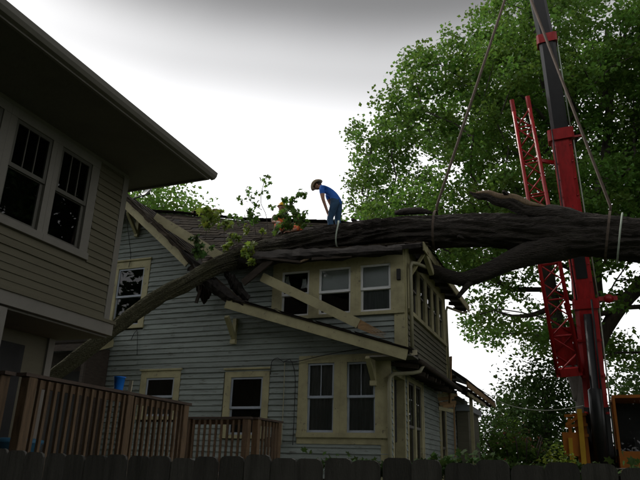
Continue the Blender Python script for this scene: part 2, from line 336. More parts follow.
def window(w, root, a0, a1, z0, z1, case='trim', sashm='white', cas=(0.1, 0.1, 0.13, 0.06), muntins=0, inside=None, mid=0.5, fw=0.045, crown=False, proud=0.035, room=True, ext=0.02):
    """a0..a1, z0..z1: the sash opening; cas = casing left,right,top,bottom(sill)"""
    cl, cr_, ct, cb = cas
    mb = MB()
    if cl: w.box(mb, a0 - cl, a0, z0, z1, -0.05, proud)
    if cr_: w.box(mb, a1, a1 + cr_, z0, z1, -0.05, proud)
    if ct: w.box(mb, a0 - cl - ext * .1, a1 + cr_ + ext * .1, z1, z1 + ct, -0.05, proud + 0.003)
    if crown: w.box(mb, a0 - cl - 0.03, a1 + cr_ + 0.03, z1 + ct, z1 + ct + 0.04, -0.03, proud + 0.04)
    if cb: w.box(mb, a0 - cl - ext, a1 + cr_ + ext, z0 - cb, z0, -0.05, proud + 0.035)
    win = mb.build('window', case, root)
    zm = z0 + (z1 - z0) * mid
    def sash(za, zb, d, mun):
        s = MB()
        w.box(s, a0 + .001, a0 + fw, za, zb, d - 0.03, d); w.box(s, a1 - fw, a1 - .001, za, zb, d - 0.03, d)
        w.box(s, a0 + fw, a1 - fw, zb - fw, zb - .001, d - 0.03, d - .001); w.box(s, a0 + fw, a1 - fw, za, za + fw * 1.15, d - 0.03, d - .001)
        s.build('sash', sashm, win)
        for i in range(mun):
            x = a0 + fw + (a1 - a0 - 2 * fw) * (i + 1) / (mun + 1)
            mbb = MB(); w.box(mbb, x - 0.0075, x + 0.0075, za + fw, zb - fw, d - 0.026, d - 0.004); mbb.build('muntin', sashm, win)
        p = MB(); p.add([w.P(a0 + fw * .6, za + fw * .6, d - 0.016), w.P(a1 - fw * .6, za + fw * .6, d - 0.016), w.P(a1 - fw * .6, zb - fw * .6, d - 0.016), w.P(a0 + fw * .6, zb - fw * .6, d - 0.016)], [(0, 1, 2, 3)])
        p.build('pane', 'glass', win)
    sash(zm - 0.02, z1, 0.012, muntins); sash(z0, zm + 0.02, -0.02, 0)
    if inside:
        for (za, zb, m_) in inside:
            c = MB(); n_ = 14; A = np.linspace(a0 + 0.01, a1 - 0.01, n_ + 1)
            vv = []
            for i, a in enumerate(A):
                dd = -0.05 + (0.008 * (-1) ** i if m_ == 'curtain' else 0)
                vv += [w.P(a, z0 + (z1 - z0) * za, dd), w.P(a, z0 + (z1 - z0) * zb, dd)]
            c.add(vv, [(2 * i, 2 * i + 2, 2 * i + 3, 2 * i + 1) for i in range(n_)])
            c.build('curtain' if m_ == 'curtain' else 'blind', m_, win)
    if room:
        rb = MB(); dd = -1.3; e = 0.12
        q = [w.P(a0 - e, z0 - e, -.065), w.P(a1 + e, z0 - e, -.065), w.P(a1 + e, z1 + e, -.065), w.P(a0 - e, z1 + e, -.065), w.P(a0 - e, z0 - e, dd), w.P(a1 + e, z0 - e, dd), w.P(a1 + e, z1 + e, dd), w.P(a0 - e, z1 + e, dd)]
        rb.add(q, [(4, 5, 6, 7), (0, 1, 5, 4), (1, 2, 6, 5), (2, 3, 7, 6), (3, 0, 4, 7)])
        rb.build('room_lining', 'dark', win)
    return win

# ------------------------------------------------------------------ foliage
def leaf_mesh(pos, nrm, size, fold=0.25):
    n = len(pos); nrm = nrm / (np.linalg.norm(nrm, axis=1)[:, None] + 1e-9)
    t = rng.normal(size=(n, 3)); t -= nrm * (t * nrm).sum(1)[:, None]; t /= np.linalg.norm(t, axis=1)[:, None] + 1e-9
    b = np.cross(nrm, t); s = size[:, None]
    V = np.empty((n, 4, 3))
    V[:, 0] = pos - t * s * 0.5; V[:, 1] = pos + b * s * 0.42 - t * s * 0.05 + nrm * s * fold * .5
    V[:, 2] = pos + t * s * 0.55 - nrm * s * fold * .6; V[:, 3] = pos - b * s * 0.42 - t * s * 0.05 + nrm * s * fold * .5
    return V.reshape(-1, 3), np.arange(4 * n).reshape(n, 4)
def maple_mesh(pos, nrm, size):
    a = np.array([(0, -.5), (.16, -.22), (.46, -.30), (.36, -.02), (.52, .2), (.22, .16), (.0, .56), (-.22, .16), (-.52, .2), (-.36, -.02), (-.46, -.30), (-.16, -.22)])
    n = len(pos); nrm = nrm / (np.linalg.norm(nrm, axis=1)[:, None] + 1e-9)
    t = rng.normal(size=(n, 3)); t[:, 2] -= 0.8; t -= nrm * (t * nrm).sum(1)[:, None]; t /= np.linalg.norm(t, axis=1)[:, None] + 1e-9
    b = np.cross(nrm, t); s = size[:, None]; V = np.empty((n, 12, 3))
    for i, (x, y) in enumerate(a):
        V[:, i] = pos + b * s * x + t * s * y - nrm * s * (0.35 * abs(x) ** 1.5 + 0.25 * max(y, 0) ** 2)
    return V.reshape(-1, 3), np.arange(12 * n).reshape(n, 12)
def grow(trunk, clumps, twist=0.12):
    """connect clump centres to a trunk polyline: returns nodes, parents"""
    nodes = [np.asarray(p, float) for p in trunk]; par = [-1] + list(range(len(trunk) - 1))
    plen = [0.0]
    for i in range(1, len(nodes)): plen.append(plen[-1] + np.linalg.norm(nodes[i] - nodes[i - 1]))
    start = max(1, int(len(trunk) * 0.3)); top = nodes[start]
    order = np.argsort(np.linalg.norm(clumps - nodes[-1], axis=1))
    for ci in order:
        c = clumps[ci]; A = np.array(nodes[start:]); pl = np.array(plen[start:])
        d = np.linalg.norm(A - c, axis=1); cost = d + 0.28 * pl + 0.5 * np.maximum(0, A[:, 2] - c[2])
        j = int(np.argmin(cost)) + start; a = nodes[j]; D = c - a; L_ = np.linalg.norm(D); k = max(1, int(L_ / 0.8)); prev = j
        bend = rng.normal(size=3) * twist * L_; bend[2] = abs(bend[2]) * 0.8
        for i in range(1, k + 1):
            t = i / k; p = a + D * t + bend * math.sin(math.pi * t) * 0.6 + (rng.normal(size=3) * 0.05 * L_ / k if i < k else 0)
            nodes.append(p); par.append(prev); plen.append(plen[prev] + L_ / k); prev = len(nodes) - 1
    return np.array(nodes), par
def branch_mesh(nodes, par, r0, ntrunk, rtip=0.012, seg=6, rmin=0.0, e=2.35):
    n = len(nodes); acc = np.zeros(n); ch = np.zeros(n, int)
    for i in range(n):
        if par[i] >= 0: ch[par[i]] += 1
    for i in range(n - 1, 0, -1):
        if acc[i] == 0: acc[i] = rtip ** e
        acc[par[i]] += acc[i]
    r = acc ** (1 / e); sc = r0 / r[0]
    r = np.where(r > rtip * 1.5, r * (1 + (sc - 1) * np.clip((r - rtip) / (r[0] - rtip), 0, 1) ** 0.6), r)
    mb = MB()
    v, f = sweep(nodes[:ntrunk], np.maximum(r[:ntrunk], r0 * np.linspace(1, .55, ntrunk) * (1 + 0.5 * np.exp(-np.arange(ntrunk) * 1.3))), 14); mb.add(v, f)
    for i in range(ntrunk, n):
        if r[i] < rmin: continue
        a, b = nodes[par[i]], nodes[i]; ra = min(r[par[i]], r[i] * 1.35)
        D = b - a; d = np.linalg.norm(D)
        if d < 1e-4: continue
        v, f = sweep([a - D / d * ra * 0.3, b + D / d * r[i] * 0.2], [ra, r[i]], seg if r[i] > 0.04 else 4, False); mb.add(v, f)
    return mb
def leaves_for(clumps, nper, rad, size, sub=6, subr=0.38, flat=0.7):
    n = len(clumps); k = n * sub
    sc = np.repeat(clumps, sub, 0) + rng.normal(size=(k, 3)) * rad * np.array([1, 1, flat]) * 0.55
    m = nper // sub; P = np.repeat(sc, m, 0) + rng.normal(size=(k * m, 3)) * subr * np.array([1, 1, .75])
    nr = rng.normal(size=(k * m, 3)) * 0.6; nr[:, 2] += 0.8
    rn = np.clip(np.repeat(rng.random(k), m) * 0.6 + rng.random(k * m) * 0.4, 0, 1)
    return P, nr, size * rng.uniform(0.65, 1.25, k * m), rn
def make_tree(name, label, base, trunk, r0, clumps, nper, rad, size, leafm='leaf', barkm='tbark', sub=6, subr=0.38, group=None, rtip=0.012, keep=None):
    root = thing(name, label, 'tree', base, group)
    nodes, par = grow(trunk, clumps)
    branch_mesh(nodes, par, r0, len(trunk), rtip).build('trunk', barkm, root, True)
    P, nr, s, rn = leaves_for(clumps, nper, rad, size, sub, subr)
    if keep is not None:
        k = keep(P); P, nr, s, rn = P[k], nr[k], s[k], rn[k]
    v, f = leaf_mesh(P, nr, s)
    o = mk('crown', v, f, leafm, root, False, rn); return root, nodes
def ellipsoid_pts(n, c, r, zmin=None, shell=0.35):
    d = rng.normal(size=(n * 3, 3)); d /= np.linalg.norm(d, axis=1)[:, None]
    q = np.asarray(c) + d * (rng.uniform(shell, 1, (n * 3, 1)) ** 0.6) * np.asarray(r)
    if zmin is not None: q = q[q[:, 2] > zmin]
    return q[:n]
def relax(P, d):
    keep = []
    for p in P:
        if all(np.sum((p - q) ** 2) > d * d for q in keep): keep.append(p)
    return np.array(keep)
def in_poly(pts, poly):
    x, y = pts[:, 0], pts[:, 1]; r = np.zeros(len(pts), bool); n = len(poly); j = n - 1
    for i in range(n):
        xi, yi = poly[i]; xj, yj = poly[j]
        c = ((yi > y) != (yj > y)) & (x < (xj - xi) * (y - yi) / (yj - yi + 1e-9) + xi); r ^= c; j = i
    return r

# ================================================================== SETTING
def ground():
    n = 60; s = np.sign(np.linspace(-1, 1, n)) * np.abs(np.linspace(-1, 1, n)) ** 3 * 900
    X, Y = np.meshgrid(s, s + 10); Z = vnoise(np.stack([X * .2, Y * .2, X * 0], -1)) * 0.03 - 0.03
    v = np.stack([X, Y, Z], -1).reshape(-1, 3); f = [(j * n + i, j * n + i + 1, (j + 1) * n + i + 1, (j + 1) * n + i) for j in range(n - 1) for i in range(n - 1)]
    o = mk('ground', v, f, 'grass', None, True); o['kind'] = 'structure'
ground()

# ================================================================== MAIN HOUSE (damaged)
YF = 13.0
house = thing('damaged_house', 'pale blue grey clapboard house with olive trim crushed by the fallen tree', 'house', (-8.5, 16, 0))
front = Wall((0, YF), (1, 0), (0, -1))
GX, GZ, GS = -11.0, 8.50, 0.858                # gable apex and slope
def gableZ(x): return GZ - GS * abs(x - GX)
poly = [(-14.4, .55), (-3.70, .55), (-3.70, 4.10), (-3.32, 4.10), (-3.32, 6.36), (-8.50, 6.36), (GX, GZ - 0.04), (-14.4, GZ - GS * 3.4)]
opens = [(-11.25, -10.07, 4.95, 6.80), (-9.95, -8.80, 2.70, 3.90), (-7.62, -6.44, 2.30, 3.86), (-5.74, -3.60, 2.33, 4.09), (-6.50, -3.30, 4.93, 6.56), (-3.552, -3.30, 4.1, 4.94)]
sh = siding(front, poly, opens, 0.125, 'siding', None, 0.55, 8.5)
wallF = sh.build('wall', 'sheath', house)
for o in [o for o in bpy.data.objects if o.name.startswith('clapboard') and o.parent is None]: setp(o, wallF)
box('foundation', -14.35, -3.75, 13.02, 23, -0.1, 0.56, 'concrete', house)
# corner boards and flat trim panels
for q in ((-3.86, -3.68, .56, 2.229, -.02, .03), (-3.55, -3.315, 4.12, 4.925, -.02, .034)): wbox(front, 'corner_board', 'trim', house, *q)
# paired ground floor window in a wide flat trim panel
window(front, house, -5.52, -4.90, 2.46, 3.92, 'trim', 'sash', (0.215, 0.145, 0.165, 0.10), 1, [(0.02, 0.97, 'curtain')], mid=0.5, ext=0)
window(front, house, -4.61, -3.98, 2.46, 3.92, 'trim', 'sash', (0.143, 0.33, 0.165, 0.10), 1, [(0.02, 0.97, 'curtain')], mid=0.5, ext=0)
wbox(front, 'sill_apron', 'trim', house, -5.73, -3.65, 2.23, 2.359, -.05, .03)
window(front, house, -7.43, -6.61, 2.40, 3.66, 'trim', 'sash', (0.16, 0.16, 0.17, 0.08), 0, None, mid=0.46, crown=True)
window(front, house, -9.78, -8.97, 2.80, 3.70, 'trim', 'sash', (0.16, 0.16, 0.17, 0.08), 0, [(0.0, 0.55, 'curtain')], mid=0.5, crown=True)
window(front, house, -11.08, -10.25, 5.05, 6.58, 'trim', 'sash', (0.16, 0.17, 0.20, 0.09), 0, None, mid=0.5, crown=True)
# upstairs sleeping porch: three white sashes in an olive panel
up3 = ((-6.26, -5.56, None), (-5.32, -4.55, [(0.48, 0.98, 'blind')]), (-4.32, -3.62, [(0.5, 0.98, 'blind'), (0.03, 0.5, 'curtain')]))
for i, (a, b, ins) in enumerate(up3):
    lft = 0.24 if i == 0 else (a - up3[i - 1][1]) / 2; rgt = 0.302 if i == 2 else (up3[i + 1][0] - b) / 2
    window(front, house, a, b, 5.0, 6.08, 'trim', 'white', (lft - .001, rgt - .001, 0.285, 0.075), 0, ins, mid=0.48, fw=0.05, ext=0)
# torn curtain behind the broken left sash
for dx, zz in ((-6.17, 5.78), (-5.72, 5.68)):
    v = []; 
    for i in range(5):
        for j in range(5):
            v.append((dx + (i - 2) * .045 * (1 - j * .12), YF + .06 + .02 * math.sin(i * 2 + j), zz + j * .055 + .02 * math.sin(i * 3)))
    mk('torn_curtain', v, [(5 * i + j, 5 * i + j + 1, 5 * i + j + 6, 5 * i + j + 5) for i in range(4) for j in range(4)], 'blind', house)

# right-hand walls
side_up = Wall((-3.32, 0), (0, 1), (1, 0))
side_lo = Wall((-3.70, 0), (0, 1), (1, 0))
uw = [(13.62 + i * 0.73, 13.62 + i * 0.73 + 0.46) for i in range(5)]
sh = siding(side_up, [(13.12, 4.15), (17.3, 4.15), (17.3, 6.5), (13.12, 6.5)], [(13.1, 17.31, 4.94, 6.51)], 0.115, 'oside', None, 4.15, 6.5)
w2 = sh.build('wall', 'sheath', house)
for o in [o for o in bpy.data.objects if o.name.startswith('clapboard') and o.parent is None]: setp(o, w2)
for i, (a, b) in enumerate(uw):
    lft = (a - uw[i - 1][1]) / 2 if i else a - 13.13; rgt = (uw[i + 1][0] - b) / 2 if i < 4 else 17.3 - b
    window(side_up, house, a, b, 5.06, 6.18, 'trim', 'dsash', (lft - .001, rgt - .001, 0.30, 0.09), 0, None, fw=0.04, ext=0)
for q in ((13.001, 13.13, 4.12, 6.42, -.02, .03), (17.3, 17.42, 4.12, 6.5, -.3, .03)): wbox(side_up, 'corner_board', 'trim', house, *q)
lo_open = [(13.25, 14.30, 1.2, 3.80), (14.45, 15.95, 1.6, 3.85), (18.15, 18.95, 1.2, 3.6)]
sh = siding(side_lo, [(13.14, .55), (22.9, .55), (22.9, 4.1), (13.14, 4.1)], lo_open, 0.125, 'siding', None, .55, 4.1)
w3 = sh.build('wall', 'sheath', house)
for o in [o for o in bpy.data.objects if o.name.startswith('clapboard') and o.parent is None]: setp(o, w3)
window(side_lo, house, 14.57, 15.15, 1.7, 3.70, 'trim', 'dsash', (.11, .06, .14, .09), 1, None, fw=0.05, ext=0)
window(side_lo, house, 15.27, 15.83, 1.7, 3.70, 'trim', 'dsash', (.06, .11, .14, .09), 1, None, fw=0.05, ext=0)
window(side_lo, house, 18.27, 18.83, 1.3, 3.46, 'trim', 'dsash', (.11, .11, .14, .09), 0, None, fw=0.05)
for q in ((13.25, 13.33, 1.2, 3.8, -.3, .03), (14.22, 14.30, 1.2, 3.8, -.3, .03), (13.33, 14.22, 3.68, 3.8, -.3, .03), (13.0, 13.12, .56, 4.1, -.02, .03), (17.96, 18.08, .56, 4.1, 0, .045), (15.97, 16.09, .56, 3.9, 0, .04)): wbox(side_lo, 'corner_board', 'trim', house, *q)
dr = MB(); side_lo.box(dr, 13.34, 14.21, 1.2, 3.67, -.26, -.2); door = dr.build('door', 'oldwood', house)
for q in range(3):
    g = MB(); side_lo.box(g, 13.48 + q * .22, 13.62 + q * .22, 2.3, 3.5, -.2, -.19); g.build('pane', 'glass', door)
for q in ((-14.38, -14.3, 13.06, 23, .55, 5.6), (-14.3, -3.78, 22.9, 22.97, .55, 4.2), (-14.3, -3.4, 17.28, 17.34, 4.2, 6.5)): box('rear_wall', *q, 'sheath', house)
box('floor_overhang', -3.72, -3.33, 13.07, 17.3, 4.09, 4.12, 'soffit', house)

# ---- fallen tree path (used by the roof that it has crushed)
TP = [(760, 262, 13.4, 60), (700, 246, 13.8, 50), (640, 240, 14.0, 45), (560, 234, 14.0, 43), (480, 231, 13.9, 35), (400, 231, 13.75, 33), (345, 236, 13.55, 29), (310, 241, 13.35, 25), (270, 250, 13.1, 22),
      (240, 258, 12.7, 20), (215, 267, 12.35, 19), (190, 281, 12.1, 18), (150, 303, 11.6, 17), (100, 340, 10.9, 16), (60, 371, 10.5, 15)]
tr = []
for x, y, Y, w in TP:
    p = atY(x, y, Y); tr.append([*p, w * depth(p) / F / 2])
e_ = np.array(tr[0]); tr.insert(0, [e_[0] + 3.2, e_[1] - 0.5, e_[2] - 0.9, e_[3] * 1.25])
p = tr[-1]; tr += [[p[0] - .75, p[1] - .25, p[2] - .75, p[3] * .9], [p[0] - 1.6, p[1] - .6, 1.3, p[3] * .8], [p[0] - 2.3, p[1] - .9, 0.1, p[3] * .7]]
TRUNK = smooth_path(tr, 0.06)

# ---- roofs
ZR = [(-15, 9.75), (-12.73, 9.66), (-10.75, 9.25), (-8.92, 8.89), (-7.23, 8.62), (-5.81, 8.39), (-4.19, 8.02), (-2.9, 7.7)]
def mainZ(X, Y):
    r = np.interp(X, [a for a, _ in ZR], [b for _, b in ZR])
    z = 6.40 + (r - 6.40) * (Y - 12.84) / 3.16
    zb = r - 0.28 * (Y - 16)
    z = np.where(Y > 16, zb, z)
    z = np.minimum(z, 6.60 + 0.80 * (-2.93 - X))
    d = np.sqrt((TRUNK[:, 0] - X[..., None]) ** 2 + (TRUNK[:, 1] - Y[..., None]) ** 2); k = d.argmin(-1); dm = d.min(-1)
    bot = TRUNK[k, 2] - TRUNK[k, 3] * 0.85
    push = bot + np.maximum(0, dm - TRUNK[k, 3] * .5) * 1.1
    z = np.where(dm < 1.2, np.minimum(z, push), z)
    return z + 0.025 * vnoise(np.stack([X * 1.3, Y * 1.3, X * 0 + 2], -1))
def roof_patch(xs, ys, zf, name, m, parent, keep=None, thick=0.09):
    X, Y = np.meshgrid(xs, ys); Z = zf(X, Y); n, k = X.shape; T = np.stack([X, Y, Z], -1).reshape(-1, 3); B = T.copy(); B[:, 2] -= thick
    fs = []; cells = set()
    for j in range(n - 1):
        for i in range(k - 1):
            if keep is None or keep((xs[i] + xs[i + 1]) / 2, (ys[j] + ys[j + 1]) / 2): cells.add((i, j))
    N_ = n * k
    for (i, j) in cells:
        a, b, c, d = j * k + i, j * k + i + 1, (j + 1) * k + i + 1, (j + 1) * k + i
        fs += [(a, b, c, d), (d + N_, c + N_, b + N_, a + N_)]
        for (di, dj, p, q) in ((0, -1, a, b), (1, 0, b, c), (0, 1, c, d), (-1, 0, d, a)):
            if (i + di, j + dj) not in cells: fs.append((p, p + N_, q + N_, q))
    return mk(name, np.concatenate([T, B]), fs, m, parent)
mk_keep = lambda x, y: not (y < 13.15 and x < -8.8) and not (x > -3.6 and y < 12.9)
roof = roof_patch(np.linspace(-14.6, -2.93, 78), np.linspace(12.84, 19.2, 50), mainZ, 'roof', 'felt', house, mk_keep)
def shingles(parent, xs, ys, zf, keep, dx=0.3, dy=0.15, miss=0.03, lift=0.012):
    v = []; f = []; rn = []
    y = ys[0]; row = 0; quad = []
    while y < ys[1]:
        x = xs[0] + (row % 2) * dx / 2
        while x < xs[1]:
            if keep(x + dx / 2, y + dy / 2) and random.random() > miss: quad.append((x + .006, x + dx - .006, y, y + dy * 1.25))
            x += dx
        y += dy; row += 1
    q = np.array(quad); a = zf(q[:, 0], q[:, 2]); b = zf(q[:, 1], q[:, 2]); c = zf(q[:, 1], q[:, 3]); d = zf(q[:, 0], q[:, 3])
    l1 = lift * rng.uniform(1.6, 3.2, len(q)); l0 = .006
    n = len(q); V = np.empty((n, 6, 3))
    V[:, 0] = np.stack([q[:, 0], q[:, 2], a + l1], 1); V[:, 1] = np.stack([q[:, 1], q[:, 2], b + l1], 1); V[:, 2] = np.stack([q[:, 1], q[:, 3], c + l0], 1); V[:, 3] = np.stack([q[:, 0], q[:, 3], d + l0], 1)
    V[:, 4] = np.stack([q[:, 0], q[:, 2], a], 1); V[:, 5] = np.stack([q[:, 1], q[:, 2], b], 1)
    i = np.arange(n)[:, None] * 6
    F_ = np.concatenate([i + [0, 1, 2, 3], i + [4, 5, 1, 0]], 1).reshape(-1, 4)
    o = mk('shingles', V.reshape(-1, 3), F_, 'shingle', parent, False, np.repeat(rng.random(n), 2)); o['kind'] = 'stuff'; return o
shingles(roof, (-14.5, -3.0), (12.86, 15.95), mainZ, lambda x, y: mk_keep(x, y) and mk_keep(x, y - .2), miss=0.06)
# ridge caps, along the sagging ridge
mb = MB()
for i in range(40):
    x = -14.5 + i * .29; a = (x, 16, mainZ(np.array(x), np.array(16.)) + .03); x2 = x + .31; b = (x2, 16, mainZ(np.array(x2), np.array(16.)) + .045)
    if x2 < -3.6: mb.beam(a, b, .26, .02)
mb.build('ridge_cap', 'shingle', roof)
# eave fascia of the crushed roof (front)
for a, b in ((-8.75, -6.9), (-6.86, -5.2), (-5.15, -3.65)):
    za = float(mainZ(np.array(a), np.array(12.86))); zb = float(mainZ(np.array(b), np.array(12.86)))
    beam('fascia', (a, 12.82, za - .06), (b, 12.82, zb - .06), .025, .10, 'oldwood', roof)
# front soffit
# right eave: sloping soffit, fascia board, rafter tails
def eaveX(p, z): return p
fa = np.array([-2.90, 13.1, 6.44]); fb = np.array([-2.90, 19.2, 6.44])
beam('eave_fascia', fa, fb, .03, .20, 'trim', roof)
mk('eave_soffit', [(-3.30, 12.95, 6.50), (-2.93, 12.95, 6.42), (-2.93, 19.2, 6.42), (-3.30, 19.2, 6.50), (-3.30, 12.95, 6.53), (-2.93, 12.95, 6.45), (-2.93, 19.2, 6.45), (-3.30, 19.2, 6.53)], BF, 'oldwood', roof)
for i in range(9):
    y = 13.3 + i * .7; beam('rafter_tail', (-3.33, y, 6.42), (-2.94, y, 6.36), .05, .10, 'oldwood', roof)
for y in (13.4,): beam('eave_brace', (-3.30, y, 5.85), (-2.96, y, 6.36), .06, .06, 'trim', roof)
tube('downspout', [(-2.93, 18.9, 6.3), (-3.0, 18.6, 6.2), (-3.25, 17.5, 6.13), (-3.27, 17.44, 6.0), (-3.27, 17.44, 4.1)], .035, 'pipe', house)
# front gable roof slabs
def slab(name, x0, x1, y0, y1, m, parent, zf, t=0.09):
    return mk(name, [(x0, y0, zf(x0) - t), (x1, y0, zf(x1) - t), (x1, y1, zf(x1) - t), (x0, y1, zf(x0) - t), (x0, y0, zf(x0)), (x1, y0, zf(x1)), (x1, y1, zf(x1)), (x0, y1, zf(x0))], BF, m, parent)
gz = lambda x: gableZ(x) + 0.16
groof = slab('gable_roof', GX, -8.35, 12.36, 15.6, 'felt', house, gz)
slab('gable_roof', -14.9, GX - .002, 12.36, 17.5, 'felt', house, gz)
shingles(groof, (-14.8, -8.5), (12.36, 15.4), lambda x, y: GZ + .17 - GS * np.abs(x - GX), lambda x, y: x < -8.6 and abs(x - GX) > .16, dx=.15, dy=.3, miss=.05)
# rake boards of the front gable (right one snapped off at its foot), plus frieze
rb = lambda x, o: (x, 12.40, gableZ(x) + o)
beam('rake_board', rb(GX + .03, -.02), rb(-8.52, -.02), .035, .24, 'trim', groof)
beam('rake_board', rb(GX - .03, -.02), rb(-14.8, -.02), .035, .24, 'trim', groof)
beam('rake_moulding', (GX + .05, 12.37, gableZ(GX + .05) + .115), (-8.75, 12.37, gableZ(-8.75) + .115), .03, .05, 'oldwood', groof)
# torn edge of shingles curling over the rake
v = []; n_ = 26
for i in range(n_):
    x = GX - .1 + i * (2.95 / (n_ - 1)); zt = gableZ(max(x, GX)) + .185 + .03 * math.sin(i * 1.7) - .02 * max(0, i - 18) ** 1.1
    w_ = .10 + .07 * random.random()
    v += [(x, 12.33 - .05 * random.random(), zt - w_ * .8), (x, 12.40, zt + .01), (x, 12.75, zt + .015)]
mk('torn_shingle_edge', v, [(3 * i + j, 3 * i + 3 + j, 3 * i + 4 + j, 3 * i + 1 + j) for i in range(n_ - 1) for j in (0, 1)], 'shingle', groof, rnd=rng.random(2 * (n_ - 1)))
# loose rake lifted off behind the gable
a = atY(155, 217, 12.75); b = atY(221, 257, 12.72); beam('lifted_rake_board', a, b, .04, .23, 'trim', house)
a2 = atY(222, 257, 12.72); b2 = atY(236, 266, 12.6); beam('lifted_rake_board', a2, b2, .03, .16, 'oldwood', house)
# apex bracket
beam('bracket', (GX + .37, 12.94, 7.45), (GX + .37, 12.94, 8.1), .09, .10, 'trim', house, up=(1, 0, 0)); beam('bracket', (GX + .37, 12.90, 7.55), (GX + .37, 12.45, 7.98), .08, .08, 'trim', house)

# ---- lower skirt roof with its long rake board
ra = atY(226, 303.5, 12.46); rb2 = atY(407, 355, 12.46); dslope = (rb2[2] - ra[2]) / (rb2[0] - ra[0])
lowZ = lambda x: ra[2] + dslope * (x - ra[0]) + .13
lroof = mk('skirt_roof', [(ra[0] - .1, 12.45, lowZ(ra[0] - .1) - .06), (-3.05, 12.45, lowZ(-3.05) - .06), (-3.05, 12.99, lowZ(-3.05) - .05), (ra[0] - .1, 12.99, lowZ(ra[0] - .1) - .05),
                          (ra[0] - .1, 12.45, lowZ(ra[0] - .1)), (-3.05, 12.45, lowZ(-3.05)), (-3.05, 12.99, lowZ(-3.05) + .03), (ra[0] - .1, 12.99, lowZ(ra[0] - .1) + .03)], BF, 'felt', house)
beam('rake_board', ra, rb2, .04, .215, 'trim', lroof)
beam('drip_edge', ra + [.0, -.015, .125], rb2 + [.12, -.015, .11], .08, .025, 'shingle', lroof)
# snapped lower end of the rake
beam('broken_rake_end', rb2 + [.05, .03, .04], rb2 + [.2, .02, .05], .035, .10, 'cream', lroof)
for i, (xa, xb) in enumerate(((-7.2, -6.2), (-6.1, -5.3), (-5.2, -4.4), (-4.3, -3.5))):
    beam('shingle_strip', (xa, 12.7, lowZ(xa) + .05), (xb, 12.74, lowZ(xb) + .045), .42, .012, 'shingle', lroof)
box('soffit_board', -3.95, -3.05, 12.47, 12.98, lowZ(-3.05) - .11, lowZ(-3.05) - .075, 'soffit', lroof)
# knee brackets under the rake
for px, zt, zb in ((-7.41, 5.02, 4.42), (-4.0, 3.96, 3.40)):
    br = beam('bracket', (px, 12.945, zb + .1), (px, 12.945, zt), .10, .09, 'trim', lroof, up=(1, 0, 0))
    beam('bracket', (px, 12.94, zb + .12), (px + .0, 12.52, zt - .03), .10, .085, 'trim', lroof)
    box('bracket_foot', px - .065, px + .065, 12.86, 12.96, zb, zb + .10, 'trim', lroof)
# right skirt eave under the upper storey
mk('side_skirt', [(-3.72, 13.02, 3.98), (-3.02, 13.02, 3.84), (-3.02, 17.6, 3.84), (-3.72, 17.6, 3.98), (-3.33, 13.02, 4.1), (-3.02, 13.02, 3.90), (-3.02, 17.6, 3.90), (-3.33, 17.6, 4.1)], BF, 'felt', house)
tube('gutter', [(-2.98, 12.9, 3.86), (-2.98, 15.3, 3.85), (-2.97, 17.4, 3.83)], .055, 'oldwood', house)
for i in range(11):
    y = 13.1 + i * .43; beam('rafter_tail', (-3.72, y, 3.88), (-3.06, y + random.uniform(-.1, .1), 3.78 - random.uniform(0, .1)), .05, .085, 'oldwood', house)
# splintered boards at the far end of the overhang
for i in range(13):
    y = 17.35 + random.uniform(-.05, .7); z = 3.35 + i * .085; l_ = random.uniform(.15, .55)
    beam('splintered_board', (-3.62 + random.uniform(-.1, .1), y, z), (-3.22 + random.uniform(-.05, .12), y + l_ * .6, z + random.uniform(-.08, .1)), .02, .09, 'rawwood' if i % 4 else 'trim', house)
beam('splintered_board', (-3.28, 17.5, 3.5), (-3.22, 17.55, 4.75), .10, .04, 'rawwood', house); beam('splintered_board', (-3.3, 18.05, 1.4), (-3.28, 18.05, 3.5), .08, .03, 'rawwood', house)
# rear porch roof
pr = mk('porch_roof', [(-3.75, 17.5, 4.72), (-2.85, 17.5, 4.05), (-2.85, 23.4, 4.05), (-3.75, 23.4, 4.72), (-3.75, 17.5, 4.8), (-2.8, 17.5, 4.13), (-2.8, 23.4, 4.13), (-3.75, 23.4, 4.8)], BF, 'felt', house)
mk('porch_roof', [(-3.755, 17.5, 4.72), (-3.755, 23.4, 4.72), (-8, 23.4, 6.2), (-8, 17.5, 6.2), (-3.755, 17.5, 4.8), (-3.755, 23.4, 4.8), (-8, 23.4, 6.28), (-8, 17.5, 6.28)], BF, 'felt', house)
beam('eave_fascia', (-2.82, 17.6, 4.0), (-2.82, 23.4, 4.0), .03, .15, 'rawwood', pr); beam('eave_fascia', (-2.95, 18.5, 3.85), (-2.9, 21.5, 3.82), .04, .1, 'trim', pr)
for i in range(7): beam('rafter_tail', (-3.7, 17.9 + i * .8, 4.3), (-2.86, 17.9 + i * .8, 3.9), .05, .1, 'oldwood', pr)
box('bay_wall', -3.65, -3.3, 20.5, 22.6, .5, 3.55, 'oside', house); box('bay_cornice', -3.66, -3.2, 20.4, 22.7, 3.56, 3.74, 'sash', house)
for y in (19.6,): beam('porch_post', (-3.05, y, .5), (-3.05, y, 3.86), .09, .09, 'trim', house)

